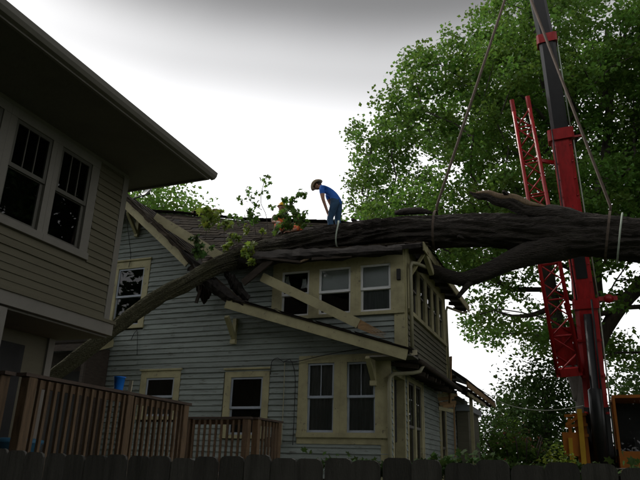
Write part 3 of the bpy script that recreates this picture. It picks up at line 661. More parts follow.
# ---- downspouts
q = [atX(408.5, 345, -3.25), atX(408, 290, -3.25), atX(408.5, 281, -3.25)]
p0 = (-3.20, 13.09, 4.2); tube('downspout', [p0, (-3.20, 13.09, 5.6), (-3.20, 13.09, 6.0), (-3.18, 13.12, 6.08), (-3.12, 13.3, 6.12), (-3.0, 13.8, 6.16), (-2.96, 13.95, 6.22), (-2.95, 14.0, 6.36)], .04, 'pipe', house)
tube('downspout', [(-3.66, 12.93, .5), (-3.66, 12.93, 3.45), (-3.64, 12.93, 3.58), (-3.56, 12.97, 3.64), (-3.2, 13.05, 3.66), (-3.05, 13.1, 3.70), (-3.0, 13.15, 3.82)], .042, 'pipe', house)
box('porch_lamp', -3.47, -3.39, 12.90, 12.965, 5.66, 5.9, 'cable', house)
# ---- cables on the wall
def cab(name, pts, r, m, parent): return tube(name, smooth_path(pts, .1), r, m, parent, 5)
cab('wall_cable', [(-10.62, 12.35, 8.0), (-10.66, 12.7, 7.3), (-10.72, 12.93, 6.9), (-10.74, 12.93, 6.6)], .009, 'cable', house)
cab('wall_cable', [(-6.1, 12.94, 3.98), (-5.8, 12.92, 3.96), (-5.2, 12.9, 4.06), (-4.6, 12.88, 4.14), (-4.05, 12.88, 4.2)], .009, 'cable', house)
cab('wall_cable', [(-6.42, 12.95, 3.7), (-6.40, 12.94, 3.98), (-6.25, 12.93, 4.06), (-6.1, 12.93, 3.96), (-5.95, 12.93, 4.02), (-5.84, 12.94, 3.8), (-5.80, 12.95, 3.4), (-5.80, 12.95, 2.2)], .009, 'cable', house)
cab('wall_cable', [(-6.08, 12.95, 3.95), (-6.07, 12.955, 3.2), (-6.07, 12.955, 2.2)], .011, 'pipe', house)
cab('wall_cable', [atY(137, 355, 12.95), atY(137, 330, 12.95), atY(131, 340, 12.94)], .008, 'cable', house)
box('meter_box', -6.4, -6.22, 12.86, 12.96, 2.15, 2.35, 'oldwood', house)

# ---- collapsed pieces hanging at the break
def ragged(name, px, Y0, Y1, m, parent, seed, thick=.03):
    """a torn sheet following two px polylines (upper, lower edge)"""
    up_, lo = px; n = 24; r2 = random.Random(seed)
    def samp(pl, t):
        t *= len(pl) - 1; i = min(int(t), len(pl) - 2); f = t - i; return (pl[i][0] * (1 - f) + pl[i + 1][0] * f, pl[i][1] * (1 - f) + pl[i + 1][1] * f)
    v = []
    for i in range(n):
        t = i / (n - 1); u_ = samp(up_, t); l_ = samp(lo, t)
        for j in range(5):
            s = j / 4; jit = (r2.random() - .5) * 3.2 if j in (0, 4) else (r2.random() - .5) * 1.0
            x = u_[0] * (1 - s) + l_[0] * s; y = u_[1] * (1 - s) + l_[1] * s + jit
            v.append(atY(x, y, (Y0 * (1 - t) + Y1 * t) - .30 * math.sin(s * 3.1) * .5 + .06 * (r2.random() - .5)))
    v = np.array(v); b = v + [0, thick, 0]; f = []; N_ = len(v)
    for i in range(n - 1):
        for j in range(4):
            a, b_, c, d = i * 5 + j, i * 5 + j + 1, i * 5 + j + 6, i * 5 + j + 5
            f += [(a, b_, c, d), (d + N_, c + N_, b_ + N_, a + N_)]
    return mk(name, np.concatenate([v, b]), f, m, parent, rnd=rng.random(len(f)) * .7)
ragged('hanging_roof_flap', ([(192, 262), (212, 276), (232, 292), (252, 305)], [(196, 272), (205, 288), (222, 300), (238, 308)]), 12.35, 12.6, 'felt', house, 3)
ragged('hanging_roof_flap', ([(196, 266), (204, 268), (214, 272)], [(196, 290), (203, 305), (213, 292)]), 12.72, 12.8, 'shingle', house, 5)
ragged('hanging_roof_flap', ([(224, 268), (236, 277), (250, 296)], [(224, 276), (232, 290), (246, 303)]), 12.72, 12.78, 'felt', house, 8)
ragged('hanging_roof_flap', ([(236, 254), (290, 250), (345, 247), (402, 245)], [(236, 268), (290, 263), (345, 259), (402, 254)]), 12.62, 12.76, 'felt', house, 12)
for x0, y0, x1, y1, w, m, Y in ((272, 259, 243, 283, .17, 'oldwood', 12.55), (196, 303, 205, 277, .07, 'oldwood', 12.62), (225, 262, 265, 262, .10, 'oldwood', 12.6), (215, 278, 247, 306, .06, 'oldwood', 12.5), (203, 283, 232, 305, .08, 'oldwood', 12.62), (262, 258, 300, 262, .05, 'oldwood', 12.5), (312, 259, 352, 256, .06, 'oldwood', 12.6), (300, 262, 318, 255, .04, 'torn', 12.6), (205, 262, 248, 244, .07, 'oldwood', 13.2), (222, 254, 262, 238, .06, 'oldwood', 13.3), (228, 240, 246, 262, .05, 'oldwood', 12.9), (170, 226, 214, 250, .05, 'oldwood', 12.85)):
    a = atY(x0, y0, Y); b = atY(x1, y1, Y + .04); beam('broken_timber', a, b, .05, w, m, house)
# long fallen board leaning on the skirt roof
a = atY(262, 277, 12.72); b = atY(386, 337, 12.62); t_ = a + (b - a) * .8
fbt = thing('fallen_board', 'long olive trim board fallen slantwise across the left upstairs window', 'board', b)
beam('board', a, t_, .04, .21, 'trim', fbt)
for k in range(5):
    o1 = np.array([0, .004 * k - .01, -.085 + .042 * k]); e1 = t_ + (b - t_) * random.uniform(.45, 1.0); beam('splinter', t_ + o1 - (b - a) * .003, e1 + o1 * .8, .026, .046, 'rawwood', fbt, taper=.15)
# cut rafter end above the right eave
beam('sawn_rafter', atY(425, 254, 13.5), atY(432, 274, 13.9), .1, .12, 'trim', house); beam('sawn_face', atY(425, 252.6, 13.47), atY(425.4, 254.4, 13.47), .12, .14, 'torn', house)
# side entrance hood at far left
ph = mk('entrance_hood', [(-13.9, 12.1, 4.42), (-10.95, 12.1, 4.42), (-10.95, 12.98, 4.75), (-13.9, 12.98, 4.75), (-13.9, 12.1, 4.5), (-10.95, 12.1, 4.5), (-10.95, 12.98, 4.84), (-13.9, 12.98, 4.84)], BF, 'shingle', house)
beam('hood_fascia', (-13.9, 12.09, 4.36), (-10.95, 12.09, 4.36), .03, .16, 'oldwood', ph); beam('hood_fascia', (-10.94, 12.1, 4.30), (-10.94, 12.98, 4.62), .03, .2, 'trim', ph)
for x in (-12.95, -11.05): beam('hood_post', (x, 12.2, .3), (x, 12.2, 4.36), .11, .11, 'oldwood', ph)
box('hood_side', -10.99, -10.96, 12.15, 12.9, .3, 4.4, 'oldwood', ph)
box('porch_shade_panel', -13.9, -10.96, 12.905, 12.925, .5, 4.42, 'oldwood', house)  # dark panel added so the porch back reads as deep shade
dd = box('door', -12.6, -11.5, 12.86, 12.90, .9, 3.9, 'dark', house); beam('handle', (-11.62, 12.84, 2.0), (-11.62, 12.84, 2.12), .03, .03, 'steel', dd)
# ---- brick chimney stub remains behind ridge (brown heap seen above the roofline)
for i in range(9):
    p = atY(196 + i * 2.4, 213.5 - (i % 3) * 1.0, 16.05); beam('ridge_tile', p + [-.12, 0, .0], p + [.12, .0, .03 * (i % 2)], .2, .10, 'brick' if 'brick' in M else 'torn', roof)

# ================================================================== SATELLITE DISH
dsh = thing('satellite_dish', 'grey satellite dish on an arm above the gable peak', 'satellite dish', (-10.75, 12.7, 8.45))
dc = atY(149, 192, 12.9); v = []; nrm = np.array([-.35, -.72, .45]); nrm /= np.linalg.norm(nrm); tx = np.cross(nrm, (0, 0, 1)); tx /= np.linalg.norm(tx); ty = np.cross(tx, nrm)
for i in range(7):
    for j in range(20):
        r_ = .27 * i / 6; a_ = j * math.pi / 10; v.append(dc + tx * r_ * math.cos(a_) + ty * r_ * .9 * math.sin(a_) + nrm * (r_ / .27) ** 2 * .07)
v = np.array(v); fs = [(i * 20 + j, i * 20 + (j + 1) % 20, (i + 1) * 20 + (j + 1) % 20, (i + 1) * 20 + j) for i in range(6) for j in range(20)]
N_ = len(v); fs2 = fs + [tuple(k + N_ for k in reversed(q)) for q in fs]
mk('reflector', np.concatenate([v, v - nrm * .012]), fs2, 'dish', dsh, True)
tube('mast', [(-10.72, 12.72, 8.3), (-10.74, 12.75, 8.5), dc - nrm * .05], .022, 'cable', dsh); tube('feed_arm', [dc - ty * .24, dc - ty * .2 + nrm * .36], .012, 'cable', dsh); beam('feed_horn', dc - ty * .2 + nrm * .34, dc - ty * .12 + nrm * .42, .06, .05, 'cable', dsh)

# ================================================================== LEFT HOUSE
lh = thing('neighbour_house', 'dark khaki sided house with wide eaves and grey trim at the left edge', 'house', (-9.5, 3.5, 0))
XL = -6.5; lw = Wall((XL, 0), (0, 1), (1, 0))
lopen = [(3.2, 6.86, 4.47, 6.2)]
sh = siding(lw, [(-3, 3.74), (7.40, 3.74), (7.40, 6.1), (-3, 6.1)], lopen, 0.105, 'lsiding', None, 3.74, 6.1, .027)
w4 = sh.build('wall', 'sheath', lh)
for o in [o for o in bpy.data.objects if o.name.startswith('clapboard') and o.parent is None]: setp(o, w4)
lws = [(4.30, 5.02), (5.24, 5.88), (6.06, 6.68)]
for i, (a, b) in enumerate(lws):
    lft = (a - lws[i - 1][1]) / 2 if i else 0.14; rgt = (lws[i + 1][0] - b) / 2 if i < 2 else 0.165
    window(lw, lh, a, b, 4.58, 5.94, 'ltrim', 'dsash', (lft - .001, rgt - .001, 0.13, 0.10), 2, None, mid=0.52, fw=0.05, proud=.03, ext=0)
fz = MB(); lw.box(fz, -3, 7.5, 6.075, 6.13, -.02, .028); fz.build('frieze', 'ltrim', lh)
cb_ = MB(); lw.box(cb_, 7.40, 7.52, 3.742, 6.1, -.1, .026); cb_.build('corner_board', 'ltrim', lh)
bb = MB(); lw.box(bb, -3, 7.60, 3.52, 3.69, -.12, .05); bb.build('band_board', 'ltrim', lh); bb = MB(); lw.box(bb, -3, 7.62, 3.69, 3.735, -.1, .08); bb.build('band_moulding', 'lsiding', lh)
box('rear_wall', -14, XL - .06, 7.44, 7.5, 3.53, 6.1, 'lsiding', lh); box('rear_wall', -14, -13.9, -3, 7.5, 0, 6.1, 'sheath', lh); box('rear_wall', -14, XL, -3.06, -3, 0, 6.1, 'lsiding', lh)
# boxed eave: soffit, fascia, crown moulding, hip roof
mk('soffit', [(-5.30, -4, 6.13), (-5.30, 7.95, 6.13), (-15, 7.95, 6.13), (-15, -4, 6.13), (-5.30, -4, 6.16), (-5.30, 7.95, 6.16), (-15, 7.95, 6.16), (-15, -4, 6.16)], [(0, 1, 2, 3), (7, 6, 5, 4), (0, 4, 5, 1), (1, 5, 6, 2), (2, 6, 7, 3), (3, 7, 4, 0)], 'soffit', lh)
box('fascia', -5.299, -5.26, -4, 7.99, 6.10, 6.22, 'ltrim', lh); box('fascia', -15, -5.299, 7.951, 7.99, 6.10, 6.22, 'ltrim', lh)
gu = MB()
prof = [(-5.258, 6.12), (-5.20, 6.13), (-5.165, 6.17), (-5.15, 6.235), (-5.16, 6.24), (-5.258, 6.235)]
def extr(prof, y0, y1, name, m):
    n = len(prof); v = [(x, y0, z) for x, z in prof] + [(x, y1, z) for x, z in prof]
    f = [(i, (i + 1) % n, n + (i + 1) % n, n + i) for i in range(n)] + [tuple(range(n - 1, -1, -1)), tuple(range(n, 2 * n))]
    return mk(name, v, f, m, lh)
extr(prof, -4, 8.06, 'gutter', 'ltrim')
mk('roof', [(-5.2, -4, 6.23), (-5.2, 8.05, 6.23), (-9.8, 3.5, 8.6), (-9.8, 0.5, 8.6), (-14.6, -4, 6.23), (-14.6, 8.05, 6.23)], [(0, 1, 2, 3), (1, 5, 2), (5, 4, 3, 2), (4, 0, 3)], 'shingle', lh, rnd=[.3, .4, .3, .4])
mk('back_fascia', [(-5.26, 7.99, 6.10), (-14.9, 7.99, 6.10), (-14.9, 8.04, 6.22), (-5.22, 8.04, 6.22)], [(0, 1, 2, 3)], 'ltrim', lh)
# recessed lower porch
box('porch_ceiling', -14, -6.53, -3, 7.58, 3.49, 3.515, 'soffit', lh)
box('porch_end_wall', -14, -7.43, 7.38, 7.50, .5, 3.49, 'ltrim', lh)
box('porch_wall', -7.60, -7.47, -2, 7.379, .5, 3.49, 'lsiding', lh)
for y in (5.5, 1.5): box('porch_column', -6.86, -6.46, y - .18, y + .16, 0.0, 3.489, 'ltrim', lh)
pd = box('porch_door', -7.475, -7.44, 6.1, 6.95, 1.65, 3.3, 'dark', lh)

# ================================================================== DECK
dk = thing('wooden_deck', 'brown stained wooden deck with slatted railings beside the neighbour house', 'deck', (-5.6, 8.0, 0))
DX, DT, DF = -5.48, 2.60, 1.60
def rail_run(a, b, posts, bal=True):
    a = np.array([*a, 0.]); b = np.array([*b, 0.]); d = b - a; Ln = np.linalg.norm(d); d /= Ln; nx = np.array([-d[1], d[0], 0]); Z = np.array([0, 0, 1.])
    beam('top_rail', a + Z * (DT - .018) - d * .06, b + Z * (DT - .018) + d * .06, .14, .036, 'rail', dk)
    beam('upper_stringer', a + Z * (DT - .09) + nx * .0, b + Z * (DT - .09), .036, .09, 'deck', dk)
    beam('lower_stringer', a + Z * (DF + .12), b + Z * (DF + .12), .036, .09, 'deck', dk)
    for t in posts:
        p = a + d * t * Ln; chbox('post', p[0] - .06, p[0] + .06, p[1] - .06, p[1] + .06, 0.0, DT - .037, 'deck', dk)
    if bal:
        n = int(Ln / .118)
        for i in range(n):
            t = (i + .5) / n
            if any(abs(t * Ln - q * Ln) < .085 for q in posts): continue
            p = a + d * t * Ln - nx * .037 + Z * 0; j = random.uniform(-.006, .006)
            beam('baluster', p + Z * (DF + .03) + d * j, p + Z * (DT - .05) - d * j, .036, .036, 'deck', dk, up=d)
rail_run((DX, 5.20), (DX, 8.28), (0.02, .56, .985))
rail_run((DX - .12, 5.05), (-6.44, 5.05), (0.06, .97))
rail_run((-7.05, 10.76), (-5.72, 10.76), (.03, .97)); rail_run((-5.62, 10.86), (-5.58, 11.75), (0.02, .95))
for i in range(15): 
    y0 = 5.1 + i * .215; box('deck_board', -7.4, -5.42, y0, y0 + .205, DF - .04, DF, 'deck', dk)
for i in range(22): 
    y0 = 8.33 + i * .143; box('deck_board', -7.2, -5.52, y0, y0 + .137, DF - .04, DF, 'deck', dk)
for x in (-5.5, -6.4, -7.1): box('joist', x - .02, x + .02, 5.1, 11.4, DF - .19, DF - .042, 'oldwood', dk)
for x, y in ((-5.5, 9.6), (-7.05, 5.2), (-7.05, 8.2), (-7.05, 11.2)): box('post', x - .06, x + .06, y - .06, y + .06, 0, DF - .19, 'oldwood', dk)
# cup / bucket on the rail
bk = thing('blue_bucket', 'small bright blue plastic bucket standing on the deck handrail', 'bucket', (DX, 6.72, DT))
bx_, by_ = DX, 6.72
prof = [(.0, .004), (.052, .0), (.056, .01), (.07, .155), (.078, .157), (.078, .17), (.071, .171), (.066, .16), (.052, .012), (0, .012)]
def lathe(name, c, prof, m, parent, seg=20):
    v = [(c[0] + r * math.cos(a), c[1] + r * math.sin(a), c[2] + z) for r, z in prof for a in np.arange(seg) * 2 * np.pi / seg]
    f = [(i * seg + j, i * seg + (j + 1) % seg, (i + 1) * seg + (j + 1) % seg, (i + 1) * seg + j) for i in range(len(prof) - 1) for j in range(seg)]
    return mk(name, v, f, m, parent, True)
lathe('pail', (bx_, by_, DT), prof, 'bucket', bk)
tube('handle', [(bx_ + .078 * math.cos(t), by_ + .078 * math.sin(t) * .2 + .01, DT + .16 - .03 * math.sin(t)) for t in np.linspace(0, math.pi, 9)], .004, 'steel', bk, 5)
cd = MB(); cd.beam((DX + .02, 6.92, DT), (DX + .03, 6.92, DT + .15), .05, .012, up=(0, 1, 0)); tag(cd.build('card_tube', 'cream', None), 'small cream card piece upright on the handrail beside the bucket', 'card')
# faded blue tub behind the railing
tb = thing('plastic_tub', 'faded blue plastic tub on the deck floor behind the near balusters', 'tub', (-6.0, 5.75, DF))
lathe('tub', (-6.0, 5.78, DF), [(0, .0), (.19, 0), (.24, .30), (.26, .31), (.26, .33), (.235, .33), (.18, .02), (0, .02)], 'teal', tb); lathe('lid', (-6.0, 5.78, DF + .331), [(.27, -.02), (.275, .01), (.2, .03), (0, .03)], 'teal', tb)

# ================================================================== FENCE
fe = thing('plank_fence', 'weathered grey plank fence with rounded tops across the foreground', 'fence', (-1, 3.0, 0))
x = -6.2; FT = 1.775
while x < 3.6:
    w_ = .139 + random.uniform(-.004, .004); t = FT + random.uniform(-.018, .012); ear = .028; sk = random.uniform(-.008, .008); y0 = 3.0 + random.uniform(-.004, .004)
    pr_ = [(x, .05), (x + w_, .05), (x + w_ + sk, t - ear), (x + w_ - ear * .35 + sk, t - ear * .3), (x + w_ - ear + sk, t), (x + ear + sk, t), (x + ear * .35 + sk, t - ear * .3), (x + sk, t - ear)]
    n = len(pr_); v = [(a, y0, b) for a, b in pr_] + [(a, y0 + .018, b) for a, b in pr_]
    mk('plank', v, [tuple(range(n)), tuple(range(2 * n - 1, n - 1, -1))] + [(i, n + i, n + (i + 1) % n, (i + 1) % n) for i in range(n)], 'fence', fe)
    x += .1435
for z in (.35, 1.05, 1.55): beam('rail', (-6.2, 3.045, z), (3.6, 3.045, z), .04, .085, 'fence', fe)
for x in np.arange(-6, 3.7, 2.4): box('post', x - .045, x + .045, 3.066, 3.156, 0, 1.68, 'fence', fe)

# creeper along the fence top
cp = thing('creeper_vine', 'leafy green creeper trailing along the top of the plank fence', 'vine', (-.5, 3.1, 0))
n = 900; xs = np.concatenate([rng.uniform(-1.05, 0.05, 640), rng.uniform(-1.35, 0.3, 260)])
P = np.stack([xs, rng.normal(3.10, .05, n), 1.755 + np.abs(rng.normal(0, .018, n)) * (1 + .8 * np.sin(xs * 9)) - rng.random(n) * .05], 1); P[:, 1] = np.maximum(P[:, 1], 3.03)
nr = rng.normal(size=(n, 3)); nr[:, 2] += .7; nr[:, 1] -= .5
v, f = maple_mesh(P, nr, rng.uniform(.022, .05, n)); mk('foliage', v, f, 'leafd', cp, rnd=rng.random(n))
for k in range(4):
    xx = np.linspace(-1.3 + k * .08, .2 + k * .05, 24); tube('stem', np.stack([xx, 3.09 + .02 * np.sin(xx * 7 + k), 1.745 + .015 * np.sin(xx * 11 + k * 2)], 1), .004, 'tbark', cp, 5)
tube('stem', [(-.6, 3.2, 0), (-.62, 3.18, .8), (-.5, 3.1, 1.7)], .012, 'tbark', cp, 6)

# ================================================================== FALLEN TREE
ft = thing('fallen_tree', 'huge fallen tree trunk lying across the crushed roof, its limb reaching down left', 'tree', (TRUNK[-1][0], TRUNK[-1][1], 0))
def bark_sweep(path, seg, amp, m, parent, name, freq=1.0, seed=0):
    P = path[:, :3]; v, f = sweep(P, 1.0, seg, True); n = len(P); V = v.reshape(n, seg, 3); D = V - P[:, None, :]
    s = np.concatenate([[0], np.cumsum(np.linalg.norm(np.diff(P, axis=0), axis=1))]); a = np.arange(seg) * 2 * np.pi / seg
    S, A = np.meshgrid(s, a, indexing='ij')
    lump = vnoise(np.stack([np.cos(A) * 1.2 + seed, np.sin(A) * 1.2, S * .9], -1)) * .15 + vnoise(np.stack([np.cos(A) * 2.6 + seed, np.sin(A) * 2.6, S * 2.3], -1)) * .06
    ca, sa = np.cos(A + .25 * np.sin(S * 1.1)), np.sin(A + .25 * np.sin(S * 1.1))
    am = amp * np.clip(path[:, 3] / .35, .3, 1.1)[:, None]; rid = -np.abs(vnoise(np.stack([ca * 5 * freq + seed, sa * 5 * freq, S * .9 * freq], -1))) * am - np.abs(vnoise(np.stack([ca * 10 * freq, sa * 10 * freq + 7, S * 3 * freq], -1))) * am * .5
    r = path[:, 3][:, None] * (1 + lump + .04) + rid
    V = P[:, None, :] + D * r[..., None]
    return mk(name, V.reshape(-1, 3), f, m, parent, True)
bark_sweep(TRUNK, 90, .12, 'bark', ft, 'trunk', 1.0, 1)
def pxlimb(pts, step=.08):
    o = []
    for x, y, Y, w in pts:
        p = atY(x, y, Y); o.append([*p, w * depth(p) / F / 2])
    return smooth_path(o, step)
bark_sweep(pxlimb([(585, 240, 14.0, 30), (555, 247, 13.9, 29), (525, 255, 13.8, 23), (503, 264, 13.75, 18), (490, 270, 13.76, 17), (475, 276, 13.8, 15.5), (462, 279, 13.85, 13), (448, 276, 13.9, 12), (435, 271, 14.0, 11.5), (420, 267, 14.1, 10)]), 28, .04, 'bark', ft, 'limb', 1.0, 3)
bark_sweep(pxlimb([(476, 278, 13.8, 8), (468, 285, 13.75, 6), (458, 297, 13.7, 4)]), 10, .01, 'bark', ft, 'limb', 1.0, 3)
bark_sweep(pxlimb([(580, 228, 13.95, 30), (556, 216, 13.85, 24), (541, 213, 13.8, 18), (526, 210, 13.78, 15), (512, 202.5, 13.75, 14), (498, 201, 13.72, 10), (487, 196, 13.7, 9), (478, 196.5, 13.68, 6), (470, 192, 13.68, 2.5)], .04), 30, .09, 'bark', ft, 'broken_branch', 1.6, 5)
bark_sweep(pxlimb([(545, 206, 13.66, 3), (530, 204, 13.66, 6), (514, 197.5, 13.66, 7), (500, 196.5, 13.65, 6), (488, 192.5, 13.65, 5), (476, 193, 13.65, 2)], .04), 12, .06, 'torn', ft, 'torn_wood', 2.0, 6)
for dx, dy, w_ in ((-9, -3, .06), (-6, -6, .04), (-7, 3, .05), (-4, 5, .03)): a = atY(482, 194.5, 13.68); b = atY(482 + dx * 1.5, 194.5 + dy, 13.66); beam('splinter', a, b, w_, .03, 'torn', ft, taper=.1)
for x0, y0, x1, y1 in ((545, 218, 530, 225), (512, 199, 503, 191), (470, 240, 458, 236), (360, 226, 352, 219)): a = atY(x0, y0, 13.8); b = atY(x1, y1, 13.5); beam('branch_stub', a, b, .12, .11, 'bark', ft, taper=.5)
# loose bark slab on top
bark_sweep(pxlimb([(395, 213, 13.95, 4), (405, 211.5, 13.95, 7), (420, 211, 13.95, 7), (432, 213, 13.95, 3)]), 12, .03, 'bark', ft, 'bark_slab', 1.4, 8)
# root plate, out of view to the right
rp_ = TRUNK[0]
for i in range(11):
    a = i * 2 * math.pi / 11; c = rp_[:3]; b = c + np.array([.5 + .3 * random.random(), math.cos(a) * 1.5, math.sin(a) * 1.5])
    tube('root', smooth_path([c + [-.3, 0, 0], c + (b - c) * .5 + rng.normal(size=3) * .1, b], .15), np.linspace(.32, .05, len(smooth_path([c + [-.3, 0, 0], c + (b - c) * .5, b], .15)))[:1000], 'bark', ft, 8) if False else beam('root', c, b, .34, .34, 'bark', ft, taper=.15)
# leafy twigs still growing from the broken crown
def sprig(pts, clusters, m='leafl', leaf=.14):
    """pts: px polyline of twig (x,y,Y); clusters: (x,y,Y,n,spread px)"""
    P = np.array([atY(*p) for p in pts]); tw = tube('twig', smooth_path(P, .08), .009, 'tbark', ft, 5)
    pos = []; 
    for x, y, Y, n, s in clusters:
        c = atY(x, y, Y); sp_ = s * depth(c) / F
        q = c + rng.normal(size=(n, 3)) * sp_ * np.array([.55, .55, .55]); pos.append(q)
    pos = np.concatenate(pos); nr = rng.normal(size=pos.shape) * .7; nr[:, 2] += .5; nr[:, 1] -= .5
    v, f = maple_mesh(pos, nr, leaf * rng.uniform(.65, 1.2, len(pos)))
    mk('foliage', v, f, m, ft, rnd=rng.random(len(pos)))
sprig([(268, 232, 13.6), (266, 215, 13.7), (261, 203, 13.7), (262, 190, 13.7), (266, 176, 13.7)], [(266, 176, 13.7, 7, 4), (267, 184, 13.7, 10, 4), (266, 190, 13.7, 5, 3), (268, 197, 13.7, 4, 2), (272, 207, 13.7, 5, 3)], 'leaf')
sprig([(262, 210, 13.7), (252, 203, 13.7), (247, 193, 13.7)], [(249, 191, 13.7, 9, 4), (256, 191, 13.7, 5, 3), (248, 199, 13.7, 7, 3), (257, 203, 13.7, 7, 3), (240, 200, 13.7, 6, 3), (243, 201, 13.7, 3, 2)], 'leaf')
sprig([(256, 235, 13.6), (254, 224, 13.6), (252, 212, 13.7)], [(252, 212, 13.7, 22, 6), (255, 219, 13.7, 16, 5), (248, 218, 13.65, 14, 5), (236, 217, 13.7, 12, 5), (231, 216, 13.7, 8, 3), (239, 222, 13.6, 10, 4)], 'leaf')
sprig([(205, 240, 13.2), (207, 225, 13.3), (206, 213, 13.4)], [(205, 212, 13.4, 30, 6), (212, 216, 13.4, 26, 6), (219, 213, 13.4, 16, 5), (203, 222, 13.3, 22, 5), (208, 226, 13.2, 16, 5), (214, 221, 13.4, 14, 5)], 'leafl', .16)
sprig([(202, 262, 12.3), (200, 248, 12.3), (197, 238, 12.3)], [(196, 238, 12.3, 18, 4), (199, 246, 12.25, 20, 5), (203, 254, 12.2, 18, 5), (196, 252, 12.25, 12, 4), (212, 247, 12.4, 5, 2)], 'leafd', .14)
sprig([(238, 258, 12.5), (234, 245, 12.5), (234, 236, 12.6)], [(234, 236, 12.6, 20, 4), (230, 243, 12.5, 14, 4), (226, 247, 12.5, 10, 3), (238, 238, 12.6, 8, 3)], 'leafl', .15)
sprig([(252, 262, 12.5), (250, 250, 12.45), (250, 243, 12.5)], [(249, 247, 12.4, 18, 5), (249, 255, 12.35, 20, 4), (251, 262, 12.3, 14, 3), (245, 252, 12.4, 10, 3)], 'leafl', .16)
sprig([(281, 238, 13.4), (282, 228, 13.4), (286, 214, 13.6), (288, 204, 13.7)], [(282, 226, 13.4, 16, 5), (276, 230, 13.4, 10, 4), (290, 226, 13.4, 10, 4), (287, 208, 13.7, 12, 4), (284, 201, 13.7, 8, 3), (291, 204, 13.7, 10, 4), (283, 215, 13.6, 14, 4)], 'leaf', .15)
sprig([(287, 214, 13.6), (293, 202, 13.7), (300, 194, 13.7), (304, 194, 13.7)], [(301, 194, 13.7, 14, 4), (296, 197, 13.7, 8, 3), (293, 200, 13.7, 8, 3), (305, 197, 13.7, 3, 2), (306, 194, 13.7, 3, 1.5), (291, 210, 13.7, 8, 3), (286, 198, 13.7, 6, 3)], 'leaf', .15)
sprig([(300, 232, 13.6), (298, 222, 13.6), (297, 214, 13.6)], [(295, 221, 13.6, 12, 4), (301, 222, 13.6, 10, 4), (297, 214, 13.65, 8, 3), (305, 212, 13.65, 5, 2.5), (303, 224, 13.55, 8, 3)], 'leaf', .15)
sprig([(262, 236, 13.1), (262, 231, 13.1), (262, 230, 13.1)], [(263, 232, 13.1, 10, 3), (246, 228, 13.2, 9, 3), (247, 232, 13.2, 6, 3)], 'leafl', .14)

sprig([(292, 236, 13.4), (290, 226, 13.5), (288, 216, 13.55)], [(279, 216, 13.5, 14, 4), (287, 220, 13.5, 14, 4), (294, 214, 13.55, 12, 4), (300, 218, 13.55, 12, 4), (307, 222, 13.5, 8, 3)], 'leaf', .15)
sprig([(225, 246, 13.1), (224, 232, 13.2), (226, 222, 13.3)], [(226, 221, 13.3, 14, 4), (222, 226, 13.2, 12, 4), (230, 226, 13.2, 10, 3)], 'leafl', .14)

# ================================================================== LIFTING SLINGS
HK = atY(517, -37, 14.0)
def wrapc(px):
    k = int(np.argmin(np.abs(proj(TRUNK[:, :3])[:, 0] - px))); return TRUNK[k], TRUNK[min(k + 3, len(TRUNK) - 1)] - TRUNK[max(k - 3, 0)]
def sling(px, label, m='strap', grp='lifting slings'):
    t, d = wrapc(px); r = t[3] * 1.14 + .02; d = d[:3] / np.linalg.norm(d[:3]); x = np.cross(d, (0, 0, 1)); x /= np.linalg.norm(x); y = np.cross(x, d)
    root = thing('lifting_sling', label, 'sling', t[:3], grp)
    top = t[:3] + y * (r + .15) * np.sign(y[2]); a = np.linspace(0, 2 * math.pi, 29); ys = y * np.sign(y[2])
    loop = [t[:3] + r * (x * math.sin(q) + ys * math.cos(q)) for q in a]
    mb = MB()
    for i in range(28): mb.beam(loop[i], loop[i + 1], .05, .014, up=loop[i] - t[:3])
    mb.build('wrap', m, root); tube('leg', [top - ys * .16, top, HK], .034, 'strap', root, 6)
sling(436, 'long tan lifting strap slanting from the hook to the left part of the trunk')
sling(606, 'long tan lifting strap slanting from the hook down past the red boom')
t, d = wrapc(338); r = t[3] * 1.12
rt = thing('ratchet_strap', 'pale webbing strap cinched around the trunk below the man in blue', 'strap', t[:3])
d = d[:3] / np.linalg.norm(d[:3]); x_ = np.cross(d, (0, 0, 1)); x_ /= np.linalg.norm(x_); y_ = np.cross(x_, d); mb = MB()
lp = [t[:3] + r * (x_ * math.sin(q) + y_ * math.cos(q)) + d * .05 * math.sin(q * 2) for q in np.linspace(0, 2 * math.pi, 29)]
for i in range(28): mb.beam(lp[i], lp[i + 1], .032, .012, up=lp[i] - t[:3])
mb.build('webbing', 'ratchet', rt)
t, d = wrapc(621); r = t[3] * 1.14
rt = thing('steel_choker', 'pale wire choker looped round the thick end of the trunk', 'choker', t[:3])
d = d[:3] / np.linalg.norm(d[:3]); x_ = np.cross(d, (0, 0, 1)); x_ /= np.linalg.norm(x_); y_ = np.cross(x_, d)
tube('wire', [t[:3] + r * (x_ * math.sin(q) + y_ * math.cos(q)) for q in np.linspace(0, 2 * math.pi, 29)], .018, 'ratchet', rt, 6)
hk = thing('crane_hook', 'crane hook block above the lifting straps', 'hook', HK)
lathe('hook_block', HK + [0, 0, .1], [(0, 0), (.16, .02), (.2, .2), (.2, .55), (.12, .7), (0, .7)], 'yellow', hk, 14)
tube('hook', [HK + [.12 * math.cos(q), 0, -.1 + .12 * math.sin(q)] for q in np.linspace(-3.6, 1.6, 12)], .035, 'steel', hk, 8)

